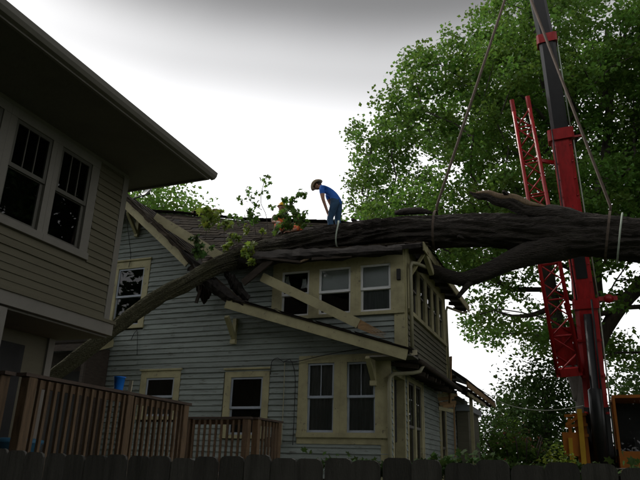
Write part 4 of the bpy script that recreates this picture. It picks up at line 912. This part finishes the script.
# ================================================================== CRANE
cr_ = thing('mobile_crane', 'red telescopic mobile crane with lattice jib and orange cab behind the fallen trunk', 'crane', (1.2, 20.2, 0))
def bpt(x, y, Y): return atY(x, y, Y)
B0 = bpt(602, 462, 20.2); B1 = bpt(585, 300, 19.2); B2 = bpt(560, 132, 18.0); B3 = bpt(547, 42, 17.3); B4 = bpt(533, -5, 16.9)
dirT = (B4 - B2) / np.linalg.norm(B4 - B2); TIP = B4 + dirT * ((14.1 - B4[1]) / dirT[1]); 
def boxboom(name, a, b, w, h, m, parent, ch=.18):
    a = np.asarray(a); b = np.asarray(b); d = (b - a) / np.linalg.norm(b - a); x = np.cross(d, (0, -1, 0.2)); x /= np.linalg.norm(x); y = np.cross(x, d)
    c = min(w, h) * ch; pr = [(-w / 2 + c, -h / 2), (w / 2 - c, -h / 2), (w / 2, -h / 2 + c), (w / 2, h / 2 - c), (w / 2 - c, h / 2), (-w / 2 + c, h / 2), (-w / 2, h / 2 - c), (-w / 2, -h / 2 + c)]
    v = [p + x * i + y * j for p in (a, b) for i, j in pr]
    f = [(i, (i + 1) % 8, 8 + (i + 1) % 8, 8 + i) for i in range(8)] + [tuple(range(7, -1, -1)), tuple(range(8, 16))]
    return mk(name, v, f, m, parent), x, y, d
s1, bx1, by1, bd1 = boxboom('boom_section', B0, B1, .60, .74, 'red', cr_)
s2, bx2, by2, bd2 = boxboom('boom_section', B1 - bd1 * .3, B2, .55, .66, 'red', cr_)
s3, bx3, by3, bd3 = boxboom('boom_section', B2 - bd2 * .3, B3, .47, .56, 'black', cr_)
s4, _, _, _ = boxboom('boom_section', B3 - bd3 * .2, TIP, .44, .5, 'black', cr_)
boxboom('boom_collar', B2 - bd2 * .3, B2 + bd2 * .02, .72, .80, 'red', s2, .1); boxboom('boom_collar', B3 - bd3 * .1, B3 + bd3 * .16, .58, .64, 'red', s3, .1); boxboom('boom_collar', B1 - bd1 * .25, B1 + bd1 * .03, .7, .84, 'red', s1, .1)
# dark channel and hydraulic hose along the base section, pale rope on the right
tube('hydraulic_ram', [B0 + by1 * .62 - bx1 * .02, B0 + (B1 - B0) * .45 + by1 * .5, B0 + (B1 - B0) * .46 + by1 * .5, B1 - bd1 * .4 + by1 * .44 + bx1 * .02], [.19, .18, .11, .11], 'black', cr_, 12)
for (a, b, w) in ((B0, B1, .37), (B1, B2, .35), (B2, B3, .30)): tube('hoist_rope', [a + bx1 * w, b + bx1 * (w - .02)], .022, 'ratchet', cr_, 5)
tube('hose', [B1 + bx1 * .16 + by1 * .5, B1 + bx1 * .16 + by1 * .5 - bd1 * 4], .03, 'cable', cr_, 6)
beam('boom_bracket', B1 + bx1 * .35, B1 + bx1 * .85, .12, .12, 'red', s1); tube('sheave', [B1 + bx1 * .62 - by1 * .08, B1 + bx1 * .62 + by1 * .08], .13, 'red', s1, 12); beam('boom_bracket', B2 + bx1 * .35 - bd2 * .2, B2 + bx1 * .62 - bd2 * .2, .06, .06, 'red', s2)
for k in range(3): p = B0 + (B1 - B0) * (.3 + .22 * k); boxboom('boom_rib', p, p + bd1 * .06, .64, .78, 'red', s1, .1)
tube('rope_to_hook', [TIP, HK + [0, 0, .8]], .03, 'cable', cr_, 6); tube('tip_sheave', [TIP - bx1 * .2, TIP + bx1 * .2], .3, 'red', cr_, 14)
boxboom('boom_foot_darkening', B0, B0 + (B1 - B0) * .34, .66, .80, 'black', s1)  # added black sleeve, stands for edge darkening over the boom foot
for k in range(9):
    p = B1 + (B2 - B1) * (.1 + .1 * k)
    for sx in (-1, 1): tube('bolt', [p + bx2 * .22 * sx + by2 * .33, p + bx2 * .22 * sx + by2 * .36], .03, 'red', s2, 6)
beam('wear_plate', B1 + (B2 - B1) * .12 + by2 * .335, B1 + (B2 - B1) * .30 + by2 * .335, .3, .02, 'black', s2, up=by2)
tube('hose', [B1 + bx1 * -.22 + by1 * .42, B1 + bx1 * -.24 + by1 * .45 + (B2 - B1) * .4, B2 - bx1 * .22 + by1 * .4], .02, 'cable', cr_, 6)
# stowed lattice jib on the left side of the boom
def latt(a, b, wa, wb, n, parent_name):
    a = np.asarray(a); b = np.asarray(b); d = (b - a) / np.linalg.norm(b - a); x = np.cross(d, (0, -1, .2)); x /= np.linalg.norm(x); y = np.cross(x, d)
    cs = [(-.5, -.5), (.5, -.5), (.5, .5), (-.5, .5)]
    pt = lambda t, c: a + (b - a) * t + (x * c[0] + y * c[1] * .9) * (wa + (wb - wa) * t)
    J = bpy.data.objects.new('lattice_jib', None)
    J = boxboom('jib_foot', a - d * .1, a + d * .12, wa * 1.1, wa, 'red', cr_)[0]
    for c in cs: tube('chord', [pt(0, c), pt(1, c)], .058, 'red', J, 6)
    for i in range(n):
        t0, t1 = i / n, (i + 1) / n
        for k in range(4):
            c, e = cs[k], cs[(k + 1) % 4]
            tube('brace', [pt(t0, c if i % 2 else e), pt(t1, e if i % 2 else c)], .024, 'red', J, 5)
            if i % 2 == 0: tube('brace', [pt(t0, c), pt(t0, e)], .026, 'red', J, 5)
    return J, pt, d, x, y
Jt = bpt(522, 112, 17.6); Jm = bpt(548, 265, 18.7); Jb = bpt(569, 372, 19.4)
J, pt, jd, jx, jy = latt(Jb, Jt, .62, .46, 15, 'jib')
for s_ in (-.5, .5):
    p = pt(1, (s_, 0)); boxboom('jib_ear', p - jd * .05, p + jd * .42, .13, .24, 'red', J, .3)
beam('jib_plate', pt(.02, (0, -.6)), pt(.16, (0, -.6)), .5, .06, 'red', J, up=jy); beam('jib_link', pt(.8, (.4, 0)), B2 - bd2 * .9 - bx1 * .3, .08, .1, 'red', J); beam('jib_link', pt(.25, (.4, 0)), B1 - bd1 * 1.2 - bx1 * .3, .08, .1, 'red', J)
# upper works: turntable, counterweight, cab, winch frame
ct = atY(612, 398, 19.6); cbm = atY(612, 470, 19.6)
box('turntable_deck', -.9, 3.2, 19.5, 22.5, 1.3, 1.62, 'orange', cr_)
cabx0, cabx1, cabz0, cabz1 = ct[0], ct[0] + 1.6, 1.62, ct[2]; cy0, cy1 = 19.6, 21.2
cab = thing('x', '', '', (0, 0, 0)); bpy.data.objects.remove(cab); INV.pop('x', None)
fr = MB(); t_ = .065
for xx in (cabx0, cabx1 - t_):
    for yy in (cy0, cy1 - t_): fr.box(xx, xx + t_, yy, yy + t_, cabz0, cabz1)
fr.box(cabx0, cabx1, cy0 - .01, cy1 + .01, cabz1, cabz1 + .08); fr.box(cabx0 + .005, cabx1 - .005, cy0 + .005, cy0 + .06, cabz0, 2.42); fr.box(cabx0 + .005, cabx0 + .06, cy0 + .06, cy1, cabz0, 2.3); fr.box(cabx0, cabx1, cy1 - .05, cy1 - .005, cabz0, cabz1); fr.box(cabx1 - .06, cabx1 - .005, cy0 + .06, cy1, cabz0, 2.3)
cabo = fr.build('cab', 'orange', cr_); box('cab_lining', cabx0 + .07, cabx1 - .07, cy1 - .12, cy1 - .06, cabz0, cabz1 - .01, 'dark', cabo)
for (q) in ([(cabx0 + t_, cy0 + .03, 2.42), (cabx1 - t_, cy0 + .03, 2.42), (cabx1 - t_, cy0 + .03, cabz1), (cabx0 + t_, cy0 + .03, cabz1)], [(cabx0 + .03, cy0 + t_, 2.3), (cabx0 + .03, cy1 - t_, 2.3), (cabx0 + .03, cy1 - t_, cabz1), (cabx0 + .03, cy0 + t_, cabz1)]): mk('window_pane', q, [(0, 1, 2, 3)], 'glass', cabo)
box('seat', cabx0 + .5, cabx0 + 1.05, cy0 + .6, cy0 + 1.15, 1.9, 2.1, 'dark', cabo); box('seat_back', cabx0 + .5, cabx0 + 1.05, cy0 + 1.1, cy0 + 1.25, 2.1, 2.85, 'dark', cabo); beam('lever', (cabx0 + .35, cy0 + .3, 1.7), (cabx0 + .35, cy0 + .35, 2.5), .03, .03, 'steel', cabo)
# orange winch frame left of the boom
wf0 = atY(565, 414, 19.6); wf1 = atY(591, 455, 19.6)
fx0, fx1, fz0, fz1 = wf0[0], wf1[0], 1.62, wf0[2]
wfm = MB(); 
for xx in (fx0 + .05, (fx0 + fx1) / 2 - .05, fx1 - .12): wfm.box(xx, xx + .09, 19.55, 19.64, fz0, fz1 - (.12 if xx < fx0 + .1 else 0))
wfo = wfm.build('winch_frame', 'orange', cr_)
for z in (fz1 - .06, fz1 - .34, fz1 - .62): beam('frame_bar', (fx0 - .02, 19.53, z), (fx1, 19.53, z + .05), .07, .075, 'orange', wfo)
beam('frame_bar', (fx0, 19.5, fz1 - .3), (fx0 + .45, 19.5, fz1 - .02), .06, .08, 'orange', wfo); tube('winch_drum', [(fx0 + .03, 19.9, fz1 - .8), (fx1 - .1, 19.9, fz1 - .8)], .28, 'oldwood', wfo, 16)
box('winch_guard', fx0 - .12, fx0 + .32, 19.45, 19.5, fz1 - 1.12, fz1 - .5, 'orange', wfo); beam('yellow_post', (fx1 - .2, 19.44, 1.62), (fx1 - .17, 19.44, fz1 + .12), .13, .1, 'yellow', wfo, up=(0, 1, 0)); beam('yellow_post', (fx1 - .5, 19.44, 1.62), (fx1 - .48, 19.44, fz1 - .65), .10, .1, 'yellow', wfo, up=(0, 1, 0))
box('boom_pivot', -.1, .95, 20.6, 21.2, 1.62, 2.5, 'black', cr_)
for i in range(3): box('counterweight', -.6, 3.0, 21.6, 22.6, 1.64 + i * .34, 1.96 + i * .34, 'orange', cr_)
box('chassis', -4.5, 6.5, 19.9, 22.2, .75, 1.25, 'orange', cr_)
for x in (-3.6, -2.2, 2.6, 4.0, 5.4):
    for y in (19.85, 21.85):
        wh = tube('wheel', [(x, y, .55), (x, y + .4, .55)], .55, 'tyre', cr_, 20); tube('rim', [(x, y - .01, .55), (x, y + .41, .55)], .3, 'steel', wh, 14)
for x in (-4.2, 6.1):
    beam('outrigger', (x, 18.2, 1.0), (x, 23.8, 1.0), .3, .28, 'orange', cr_)
    for y in (18.2, 23.8): beam('outrigger_jack', (x, y, .05), (x, y, 1.1), .16, .16, 'steel', cr_, up=(1, 0, 0)); box('outrigger_pad', x - .35, x + .35, y - .35, y + .35, -.02, .06, 'oldwood', cr_)

# ================================================================== STANDING TREES
TREE = (0.2, 25.0)
poly_px = [(700, -140), (700, 395), (628, 388), (600, 372), (590, 390), (566, 372), (556, 340), (530, 346), (516, 330), (486, 330), (468, 338), (452, 330), (454, 310), (480, 288), (440, 255), (400, 232), (356, 232), (350, 222), (362, 190), (352, 160), (362, 134), (378, 118), (388, 86), (406, 72), (412, 44), (436, 54), (446, 36), (470, 44), (478, 18), (497, 12), (505, -30), (540, -140)]
cl = ellipsoid_pts(9000, (0.6, 25.3, 13.0), (10.6, 4.6, 10.5), 5.0, .12)
px = proj(cl); sel = in_poly(px, poly_px) | (px[:, 0] > 690); sel &= (px[:, 1] < 258) | (rng.random(len(px)) < .07) | (px[:, 0] > 690)
# airy cavities between the leaf masses
sel &= vnoise(cl * .42 + 5.3) + .35 * vnoise(cl * .9) > 0.0
cl = relax(cl[sel], 1.12)[:900]
tk = [(TREE[0] - .25, TREE[1], -.1), (TREE[0] - .1, TREE[1], 2), (TREE[0] + .1, TREE[1], 4.5), (TREE[0] + .25, TREE[1], 6.8), (TREE[0] + .3, TREE[1], 9), (TREE[0] + .1, TREE[1] + .2, 12)]
tk = smooth_path(tk, .8)
make_tree('maple_tree', 'large spreading green maple standing behind the crane', (TREE[0], TREE[1], 0), tk, .50, cl, 380, 0.95, .165, 'leaf', 'tbark', 8, .235, None, .024)
mt = bpy.data.objects['maple_tree']
for lp_ in ([(584, 400, 25.0, 20), (576, 372, 24.9, 16), (562, 335, 24.7, 14), (552, 300, 24.5, 13), (545, 262, 24.3, 12), (528, 215, 24.2, 9), (505, 170, 24.2, 6)], [(586, 385, 25.0, 18), (596, 350, 24.9, 15), (615, 315, 24.8, 14), (640, 285, 24.8, 13), (680, 250, 24.8, 10)], [(592, 300, 25.0, 20), (594, 250, 25, 17), (600, 200, 25.1, 13), (606, 150, 25.2, 10), (610, 90, 25.2, 7), (607, 30, 25.2, 5)], [(556, 305, 24.6, 6), (535, 314, 24.3, 5), (512, 316, 24.1, 3.5), (494, 310, 24, 2)], [(598, 225, 25, 8), (575, 185, 24.6, 6), (540, 140, 24.4, 5), (520, 100, 24.3, 3)], [(602, 190, 25, 8), (622, 160, 24.7, 6), (640, 130, 24.6, 5)]):
    bark_sweep(pxlimb(lp_, .25), 12, .03, 'tbark', mt, 'limb', 1.0, 4)

def simple_tree(name, label, base, h, rad, n, leafm, size, r0, nper=90, cz=.62, rz=None, low=.25, subr=.4, d=.9, group=None):
    b = np.array(base, float); c = b + [0, 0, h * cz]; rz = rz or h * .4
    cl = relax(ellipsoid_pts(n * 4, c, (rad, rad, rz), b[2] + h * low, .3), d)[:n]
    tk = smooth_path([b + [0, 0, -.1], b + [.1, .05, h * .25], b + [-.05, .1, h * .5], b + [.1, 0, h * .75]], h / 10)
    return make_tree(name, label, b, tk, r0, cl, nper, .7, size, leafm, 'tbark', 6, subr, group, .01)
# tree behind the damaged house
simple_tree('distant_tree', 'bright green tree crown rising behind the gable and satellite dish', (-24.5, 30, 0), 18.8, 5.0, 190, 'leaf', .24, .3, 120, .72, 5, .35)
simple_tree('distant_tree', 'small pale green tree top showing over the roof ridge', (-19.0, 29, 0), 14.35, 1.5, 40, 'leafl', .18, .18, 80, .86, 2, .5)
# right hand background
simple_tree('small_tree', 'dark green small tree between the rear porch and the crane', (-1.45, 29, 0), 6.7, 1.75, 90, 'leafd', .16, .16, 100, .6, 2.6, .1, .33, .55)
simple_tree('small_tree', 'low bushy tree just left of the orange winch frame', (-3.6, 33, 0), 4.7, 2.3, 80, 'leafd', .18, .16, 110, .55, 2.7, .1, .38, .7)
simple_tree('distant_tree', 'hazy round tree at the right edge beyond the crane cab', (4.3, 42, 0), 9.5, 3.0, 80, 'leafd', .24, .2, 90, .66, 3, .2)
simple_tree('distant_tree', 'tall leafy tree filling the right edge behind the maple', (11.5, 36, 0), 20, 6.5, 150, 'leafd', .24, .4, 110, .6, 8, .2)
def shrub(label, base, r, h, n, leafm, size, k):
    root = thing('shrub', label, 'shrub', base); b = np.array(base, float)
    q = rng.normal(size=(n, 3)); q /= np.linalg.norm(q, axis=1)[:, None]; q *= rng.uniform(.5, 1, (n, 1)) ** .5; q[:, 2] = np.abs(q[:, 2])
    P = b + q * [r, r * .7, h] * (1 + .22 * vnoise(q * 3 + k)[:, None]); nr = q + rng.normal(size=(n, 3)) * .5; nr[:, 2] += .4
    v, f = leaf_mesh(P, nr, size * rng.uniform(.6, 1.3, n)); mk('foliage', v, f, leafm, root, rnd=np.clip(vnoise(P * 2) * .4 + .5 + rng.normal(size=n) * .15, 0, 1))
    for i in range(7): a = rng.random() * 6.28; tube('stem', [b, b + [math.cos(a) * r * .3, math.sin(a) * r * .2, h * .5], b + [math.cos(a) * r * .7, math.sin(a) * r * .5, h * .85]], .02, 'tbark', root, 5)
shrub('broad green shrub beside the rear porch of the damaged house', (-1.9, 21.3, 0), 1.5, 3.3, 6500, 'leaf', .12, 1)
shrub('reddish leaved shrub top behind the green shrub by the porch', (-2.2, 22.6, 0), 1.3, 3.5, 1100, 'leafr', .10, 2)
shrub('light green shrub low in front of the crane', (-.7, 18.6, 0), 1.0, 2.35, 3200, 'leafl', .11, 3)
shrub('dense dark hedge bush between shrubs and the crane', (-.6, 21.2, 0), 1.2, 2.9, 4200, 'leafd', .12, 4)
# unseen trees mirrored in the glass, the row behind the viewpoint added for shade
for gx, gy, gh, lab in ((-19, -7, 17, 'unseen garden tree farthest to the left behind the viewpoint, added for shade and window reflections'), (-8.5, -9, 19, 'unseen tall garden tree behind the viewpoint, added for shade and the gable window reflection'), (1.5, -10, 18, 'unseen broad garden tree straight behind the viewpoint, added for shade and window reflections'), (11, -7.5, 18, 'unseen garden tree to the right behind the viewpoint, added for shade and window reflections'), (14, 19, 21, 'tall tree off to the right, mirrored in the neighbour house windows')):
    simple_tree('unseen_tree', lab, (gx, gy, 0), gh, 6.6, 190, 'leafd', .45, .4, 100, .55, 8.5, .06, .55, 1.25, 'trees behind the viewpoint')

# thin service cable
pc = [atY(470, 384, 22.5), atY(505, 404, 22.5), atY(545, 410.5, 22.5), atY(590, 404.5, 22.5), atY(660, 390, 22.5)]
tag(tube('service_cable', smooth_path([(-3.3, 22.5, 4.0)] + pc + [(9.5, 32, 7.5)], .3), .014, 'ratchet', None, 5), 'thin pale service cable sagging past the shrubs behind the crane', 'cable')

# ================================================================== PEOPLE
def person(name, label, bones, rads, matmap, loc, cloth):
    """bones: dict joint->pos, edges; one continuous skinned mesh coloured by nearest bone"""
    J_, E_ = bones; names = list(J_); idx = {k: i for i, k in enumerate(names)}
    bm = bmesh.new(); ly = bm.verts.layers.skin.verify(); vs_ = []
    for k in names:
        v = bm.verts.new(J_[k]); r = rads[k]; v[ly].radius = r if isinstance(r, tuple) else (r, r); v[ly].use_root = (k == 'pelvis'); vs_.append(v)
    for a, b, _ in E_: bm.edges.new((vs_[idx[a]], vs_[idx[b]]))
    me = bpy.data.meshes.new('b'); bm.to_mesh(me); bm.free(); o = bpy.data.objects.new('b', me); C.objects.link(o)
    md = o.modifiers.new('s', 'SKIN'); md.use_smooth_shade = True; md.branch_smoothing = .6; sd = o.modifiers.new('u', 'SUBSURF'); sd.levels = 2; sd.render_levels = 2
    dg = bpy.context.evaluated_depsgraph_get(); m2 = bpy.data.meshes.new_from_object(o.evaluated_get(dg)); bpy.data.objects.remove(o)
    ms = []; 
    for m_ in matmap.values():
        if m_ not in ms: ms.append(m_)
    m2.materials.clear()
    for m_ in ms: m2.materials.append(M[m_])
    A = np.array([J_[a] for a, b, _ in E_], float); B = np.array([J_[b] for a, b, _ in E_], float); tagm = [ms.index(matmap[t]) for _, _, t in E_]
    cen = np.empty(len(m2.polygons) * 3); m2.polygons.foreach_get('center', cen); cen = cen.reshape(-1, 3)
    D = B - A; t = np.clip(((cen[:, None] - A) * D).sum(-1) / (D * D).sum(-1), 0, 1); dist = np.linalg.norm(cen[:, None] - (A + t[..., None] * D), axis=-1)
    rr = lambda k: np.mean(rads[k])
    RA = np.array([rr(a) for a, b, _ in E_]); RB = np.array([rr(b) for a, b, _ in E_])
    m2.polygons.foreach_set('material_index', np.array(tagm)[(dist - (RA + (RB - RA) * t) * .8).argmin(1)]); m2.polygons.foreach_set('use_smooth', np.ones(len(cen), bool))
    root = thing(name, label, 'person', loc); ob = bpy.data.objects.new('body', m2); C.objects.link(ob); setp(ob, root); return root
def hand(J_, E_, R_d, pre, w, d, side, up):
    """palm and five curled fingers; w wrist, d pointing direction, side across"""
    w = np.array(w); d = np.array(d) / np.linalg.norm(d); s = np.array(side) / np.linalg.norm(side); u = np.array(up)
    J_[pre + 'palm'] = w + d * .08; R_d[pre + 'palm'] = (.034, .018); E_.append((pre + 'wrist', pre + 'palm', 'skin'))
    for i, (o, l) in enumerate(((-.028, .066), (-.010, .076), (.009, .07), (.026, .055))):
        J_[pre + 'k%d' % i] = w + d * .10 + s * o; J_[pre + 'm%d' % i] = w + d * (.10 + l * .55) + s * o * 1.1 - u * .008; J_[pre + 't%d' % i] = w + d * (.10 + l * .85) + s * o * 1.1 - u * .032
        for q in 'kmt': R_d[pre + q + str(i)] = .0095 if q != 't' else .0075
        E_ += [(pre + 'palm', pre + 'k%d' % i, 'skin'), (pre + 'k%d' % i, pre + 'm%d' % i, 'skin'), (pre + 'm%d' % i, pre + 't%d' % i, 'skin')]
    J_[pre + 'th1'] = w + d * .045 - s * .045; J_[pre + 'th2'] = w + d * .085 - s * .06 - u * .012; R_d[pre + 'th1'] = .011; R_d[pre + 'th2'] = .009
    E_ += [(pre + 'palm', pre + 'th1', 'skin'), (pre + 'th1', pre + 'th2', 'skin')]
def worker_blue():
    Yw = 14.28; hipc = atY(338.5, 198.5, Yw); f = np.array([-1, 0, 0.]); s = np.array([0, 1., 0]); u = np.array([0, 0, 1.])   # faces left (-X)
    zr = float(mainZ(np.array(hipc[0]), np.array(Yw))) + .03
    h = hipc; g = lambda a, b, c: h + f * a + s * b + u * c
    fz = zr - h[2]                                  # sole height relative to hip
    J_ = dict(pelvis=g(0, 0, 0), waist=g(.14, 0, .13), chest=g(.32, 0, .28), neckb=g(.44, 0, .365), neck=g(.51, 0, .40), head=g(.59, 0, .43), crown=g(.65, 0, .47))
    Rd = dict(pelvis=(.185, .165), waist=(.18, .15), chest=(.20, .165), neckb=(.115, .105), neck=.06, head=(.10, .112), crown=(.085, .095))
    E_ = [('pelvis', 'waist', 'shirt'), ('waist', 'chest', 'shirt'), ('chest', 'neckb', 'shirt'), ('neckb', 'neck', 'skin'), ('neck', 'head', 'skin'), ('head', 'crown', 'skin')]
    for k, b in (('r', -1), ('l', 1)):              # r = nearer the viewer
        kn = (.19, .10 * b, fz * .52) if b < 0 else (.06, .12 * b, fz * .52)
        an = (.16, .11 * b, fz + .09) if b < 0 else (-.02, .13 * b, fz + .09)
        J_[k + 'hip'] = g(.02, .10 * b, -.05); J_[k + 'knee'] = g(*kn); J_[k + 'calf'] = g((kn[0] + an[0]) / 2 - .02, kn[1], (kn[2] + an[2]) / 2 + .04); J_[k + 'ank'] = g(*an); J_[k + 'toe'] = g(an[0] + .17, an[1], fz + .045); J_[k + 'heel'] = g(an[0] - .05, an[1], fz + .045)
        Rd.update({k + 'hip': (.125, .13), k + 'knee': .088, k + 'calf': .082, k + 'ank': .068, k + 'toe': (.045, .04), k + 'heel': .042})
        E_ += [('pelvis', k + 'hip', 'shirt'), (k + 'hip', k + 'knee', 'jeans'), (k + 'knee', k + 'calf', 'jeans'), (k + 'calf', k + 'ank', 'jeans'), (k + 'ank', k + 'toe', 'boot'), (k + 'ank', k + 'heel', 'boot')]
        sh_ = g(.41, .20 * b, .30); hd = np.array(J_[k + 'knee']) + u * .16 + f * .06; el = (sh_ + hd) / 2 + f * (.0) - s * -.05 * b + u * .02 - f * -.03
        wr = hd; J_[k + 'sh'] = sh_; J_[k + 'slv'] = sh_ + (el - sh_) * .55; J_[k + 'elbow'] = el; J_[k + 'wrist'] = wr
        Rd.update({k + 'sh': .085, k + 'slv': .072, k + 'elbow': .05, k + 'wrist': .035})
        E_ += [('chest', k + 'sh', 'shirt'), (k + 'sh', k + 'slv', 'shirt'), (k + 'slv', k + 'elbow', 'skin'), (k + 'elbow', k + 'wrist', 'skin')]
        hand(J_, E_, Rd, k, wr, np.array([-.1, 0, -1.]) - f * .35, s * -b, f)
    root = person('person', 'worker in blue shirt, jeans and straw hat bending over on the roof', (J_, E_), Rd, dict(shirt='shirt', skin='skin', jeans='jeans', boot='boot'), (h[0], h[1], zr), None)
    # face towards the left and down, hat, hair
    hc = np.array(J_['head']); fd = np.array([-.75, 0, -.66]); fd /= np.linalg.norm(fd); ud = np.array([-.66, 0, .75]); ud /= np.linalg.norm(ud)
    def blob(name, c, r, m, n=10):
        bm = bmesh.new(); bmesh.ops.create_uvsphere(bm, u_segments=12, v_segments=8, radius=1); me = bpy.data.meshes.new(name)
        for v in bm.verts: q = np.array(v.co); v.co = Vector(c + s * q[0] * r[0] + fd * q[1] * r[1] + ud * q[2] * r[2])
        bm.to_mesh(me); bm.free(); me.materials.append(M[m]); me.polygons.foreach_set('use_smooth', np.ones(len(me.polygons), bool)); o = bpy.data.objects.new(name, me); C.objects.link(o); setp(o, root)
    blob('nose', hc + fd * .095 - ud * .01, (.014, .022, .02), 'skin'); blob('hair', hc - fd * .045 + ud * .01, (.082, .07, .09), 'hair')
    for b in (-1, 1): blob('ear', hc + s * .088 * b - fd * .01, (.012, .022, .032), 'skin'); blob('eye', hc + fd * .083 + s * .033 * b + ud * .02, (.014, .008, .008), 'boot')
    blob('mouth', hc + fd * .085 - ud * .05, (.026, .008, .006), 'vest')
    # straw hat: crown and curled brim
    v = []; seg = 24; pr = [(0, .13), (.05, .135), (.085, .12), (.098, .07), (.102, .02), (.14, .0), (.19, .012), (.195, .02), (.14, .012), (.1, .03)]
    oc = hc + ud * .065
    for r, z in pr:
        for j in range(seg):
            a = j * 2 * math.pi / seg; cv = .035 * (math.cos(2 * a)) * max(0, (r - .1) / .095); v.append(oc + s * r * math.cos(a) * .95 + fd * r * math.sin(a) + ud * (z + cv))
    mk('straw_hat', v, [(i * seg + j, i * seg + (j + 1) % seg, (i + 1) * seg + (j + 1) % seg, (i + 1) * seg + j) for i in range(len(pr) - 1) for j in range(seg)], 'straw', root, True)
    bd_ = [oc + s * .103 * math.cos(a) * .95 + fd * .103 * math.sin(a) + ud * .03 for a in np.linspace(0, 2 * math.pi, 25)]; tube('hat_band', bd_, .009, 'boot', root, 5)
worker_blue()
def worker_low(px, py, Yw, hat, label, mats, faced):
    """a worker seen from the chest up behind the ridge"""
    hc = atY(px, py, Yw); f = np.array([faced, -.5, 0.]); f /= np.linalg.norm(f); s = np.array([-f[1], f[0], 0]); u = np.array([0, 0, 1.])
    zr = float(mainZ(np.array(hc[0]), np.array(Yw))) + .02; h = hc - u * .78; fz = zr - h[2]
    fz = min(fz, -.25)
    g = lambda a, b, c: h + f * a + s * b + u * c
    J_ = dict(pelvis=g(0, 0, 0), waist=g(.02, 0, .16), chest=g(.05, 0, .38), neckb=g(.06, 0, .52), neck=g(.07, 0, .60), head=g(.10, 0, .72), crown=g(.10, 0, .80))
    Rd = dict(pelvis=(.18, .155), waist=(.17, .14), chest=(.195, .155), neckb=(.09, .08), neck=.062, head=(.105, .118), crown=(.092, .10))
    E_ = [('pelvis', 'waist', 'top'), ('waist', 'chest', 'top'), ('chest', 'neckb', 'top'), ('neckb', 'neck', 'skin'), ('neck', 'head', 'skin'), ('head', 'crown', 'skin')]
    for k, b in (('r', -1), ('l', 1)):
        J_[k + 'hip'] = g(.03, .10 * b, -.03); J_[k + 'knee'] = g(.38, .16 * b, min(.05, fz + .45)); J_[k + 'ank'] = g(.12, .15 * b, fz + .09); J_[k + 'toe'] = g(.30, .17 * b, fz + .04)
        Rd.update({k + 'hip': .10, k + 'knee': .07, k + 'ank': .052, k + 'toe': .042}); E_ += [('pelvis', k + 'hip', 'low'), (k + 'hip', k + 'knee', 'low'), (k + 'knee', k + 'ank', 'low'), (k + 'ank', k + 'toe', 'boot')]
        J_[k + 'sh'] = g(.05, .19 * b, .46); J_[k + 'elbow'] = g(.16, .25 * b, .22); J_[k + 'wrist'] = g(.36, .12 * b, .16); Rd.update({k + 'sh': .08, k + 'elbow': .055, k + 'wrist': .035})
        E_ += [('chest', k + 'sh', 'slv'), (k + 'sh', k + 'elbow', 'slv'), (k + 'elbow', k + 'wrist', 'skin')]; hand(J_, E_, Rd, k, J_[k + 'wrist'], f - u * .3, s * -b, u)
    root = person('person', label, (J_, E_), Rd, mats, (h[0], h[1], zr), None)
    hc = np.array(J_['head'])
    for b in (-1, 1): tube('ear', [hc + s * .085 * b, hc + s * .1 * b], .025, 'skin', root, 6); tube('eye', [hc + f * .08 + s * .03 * b + u * .02, hc + f * .095 + s * .03 * b + u * .02], .01, 'boot', root, 6)
    tube('nose', [hc + f * .08 + u * .01, hc + f * .115 - u * .01], [.01, .016], 'skin', root, 6); tube('mouth', [hc + f * .085 - s * .025 - u * .045, hc + f * .085 + s * .025 - u * .045], .006, 'brown', root, 5)
    if hat: lathe('hard_hat', hc + u * .05, [(0, .115), (.05, .108), (.09, .075), (.105, .02), (.108, .0), (.135, -.008), (.135, -.014), (.1, -.01)], 'helmet', root, 18)
    else: lathe('hair', hc + u * .03, [(0, .10), (.05, .095), (.085, .06), (.095, .0), (.07, -.01)], 'hair', root, 14)
worker_low(281, 207, 15.1, True, 'worker in yellow hard hat and orange vest behind leafy twigs', dict(top='vest', slv='brown', low='brown', boot='boot', skin='skin'), .4)
worker_low(299, 215, 15.3, False, 'bareheaded worker in orange top crouching low behind the roof ridge', dict(top='vest', slv='vest', low='greyc', boot='boot', skin='skin'), -.4)
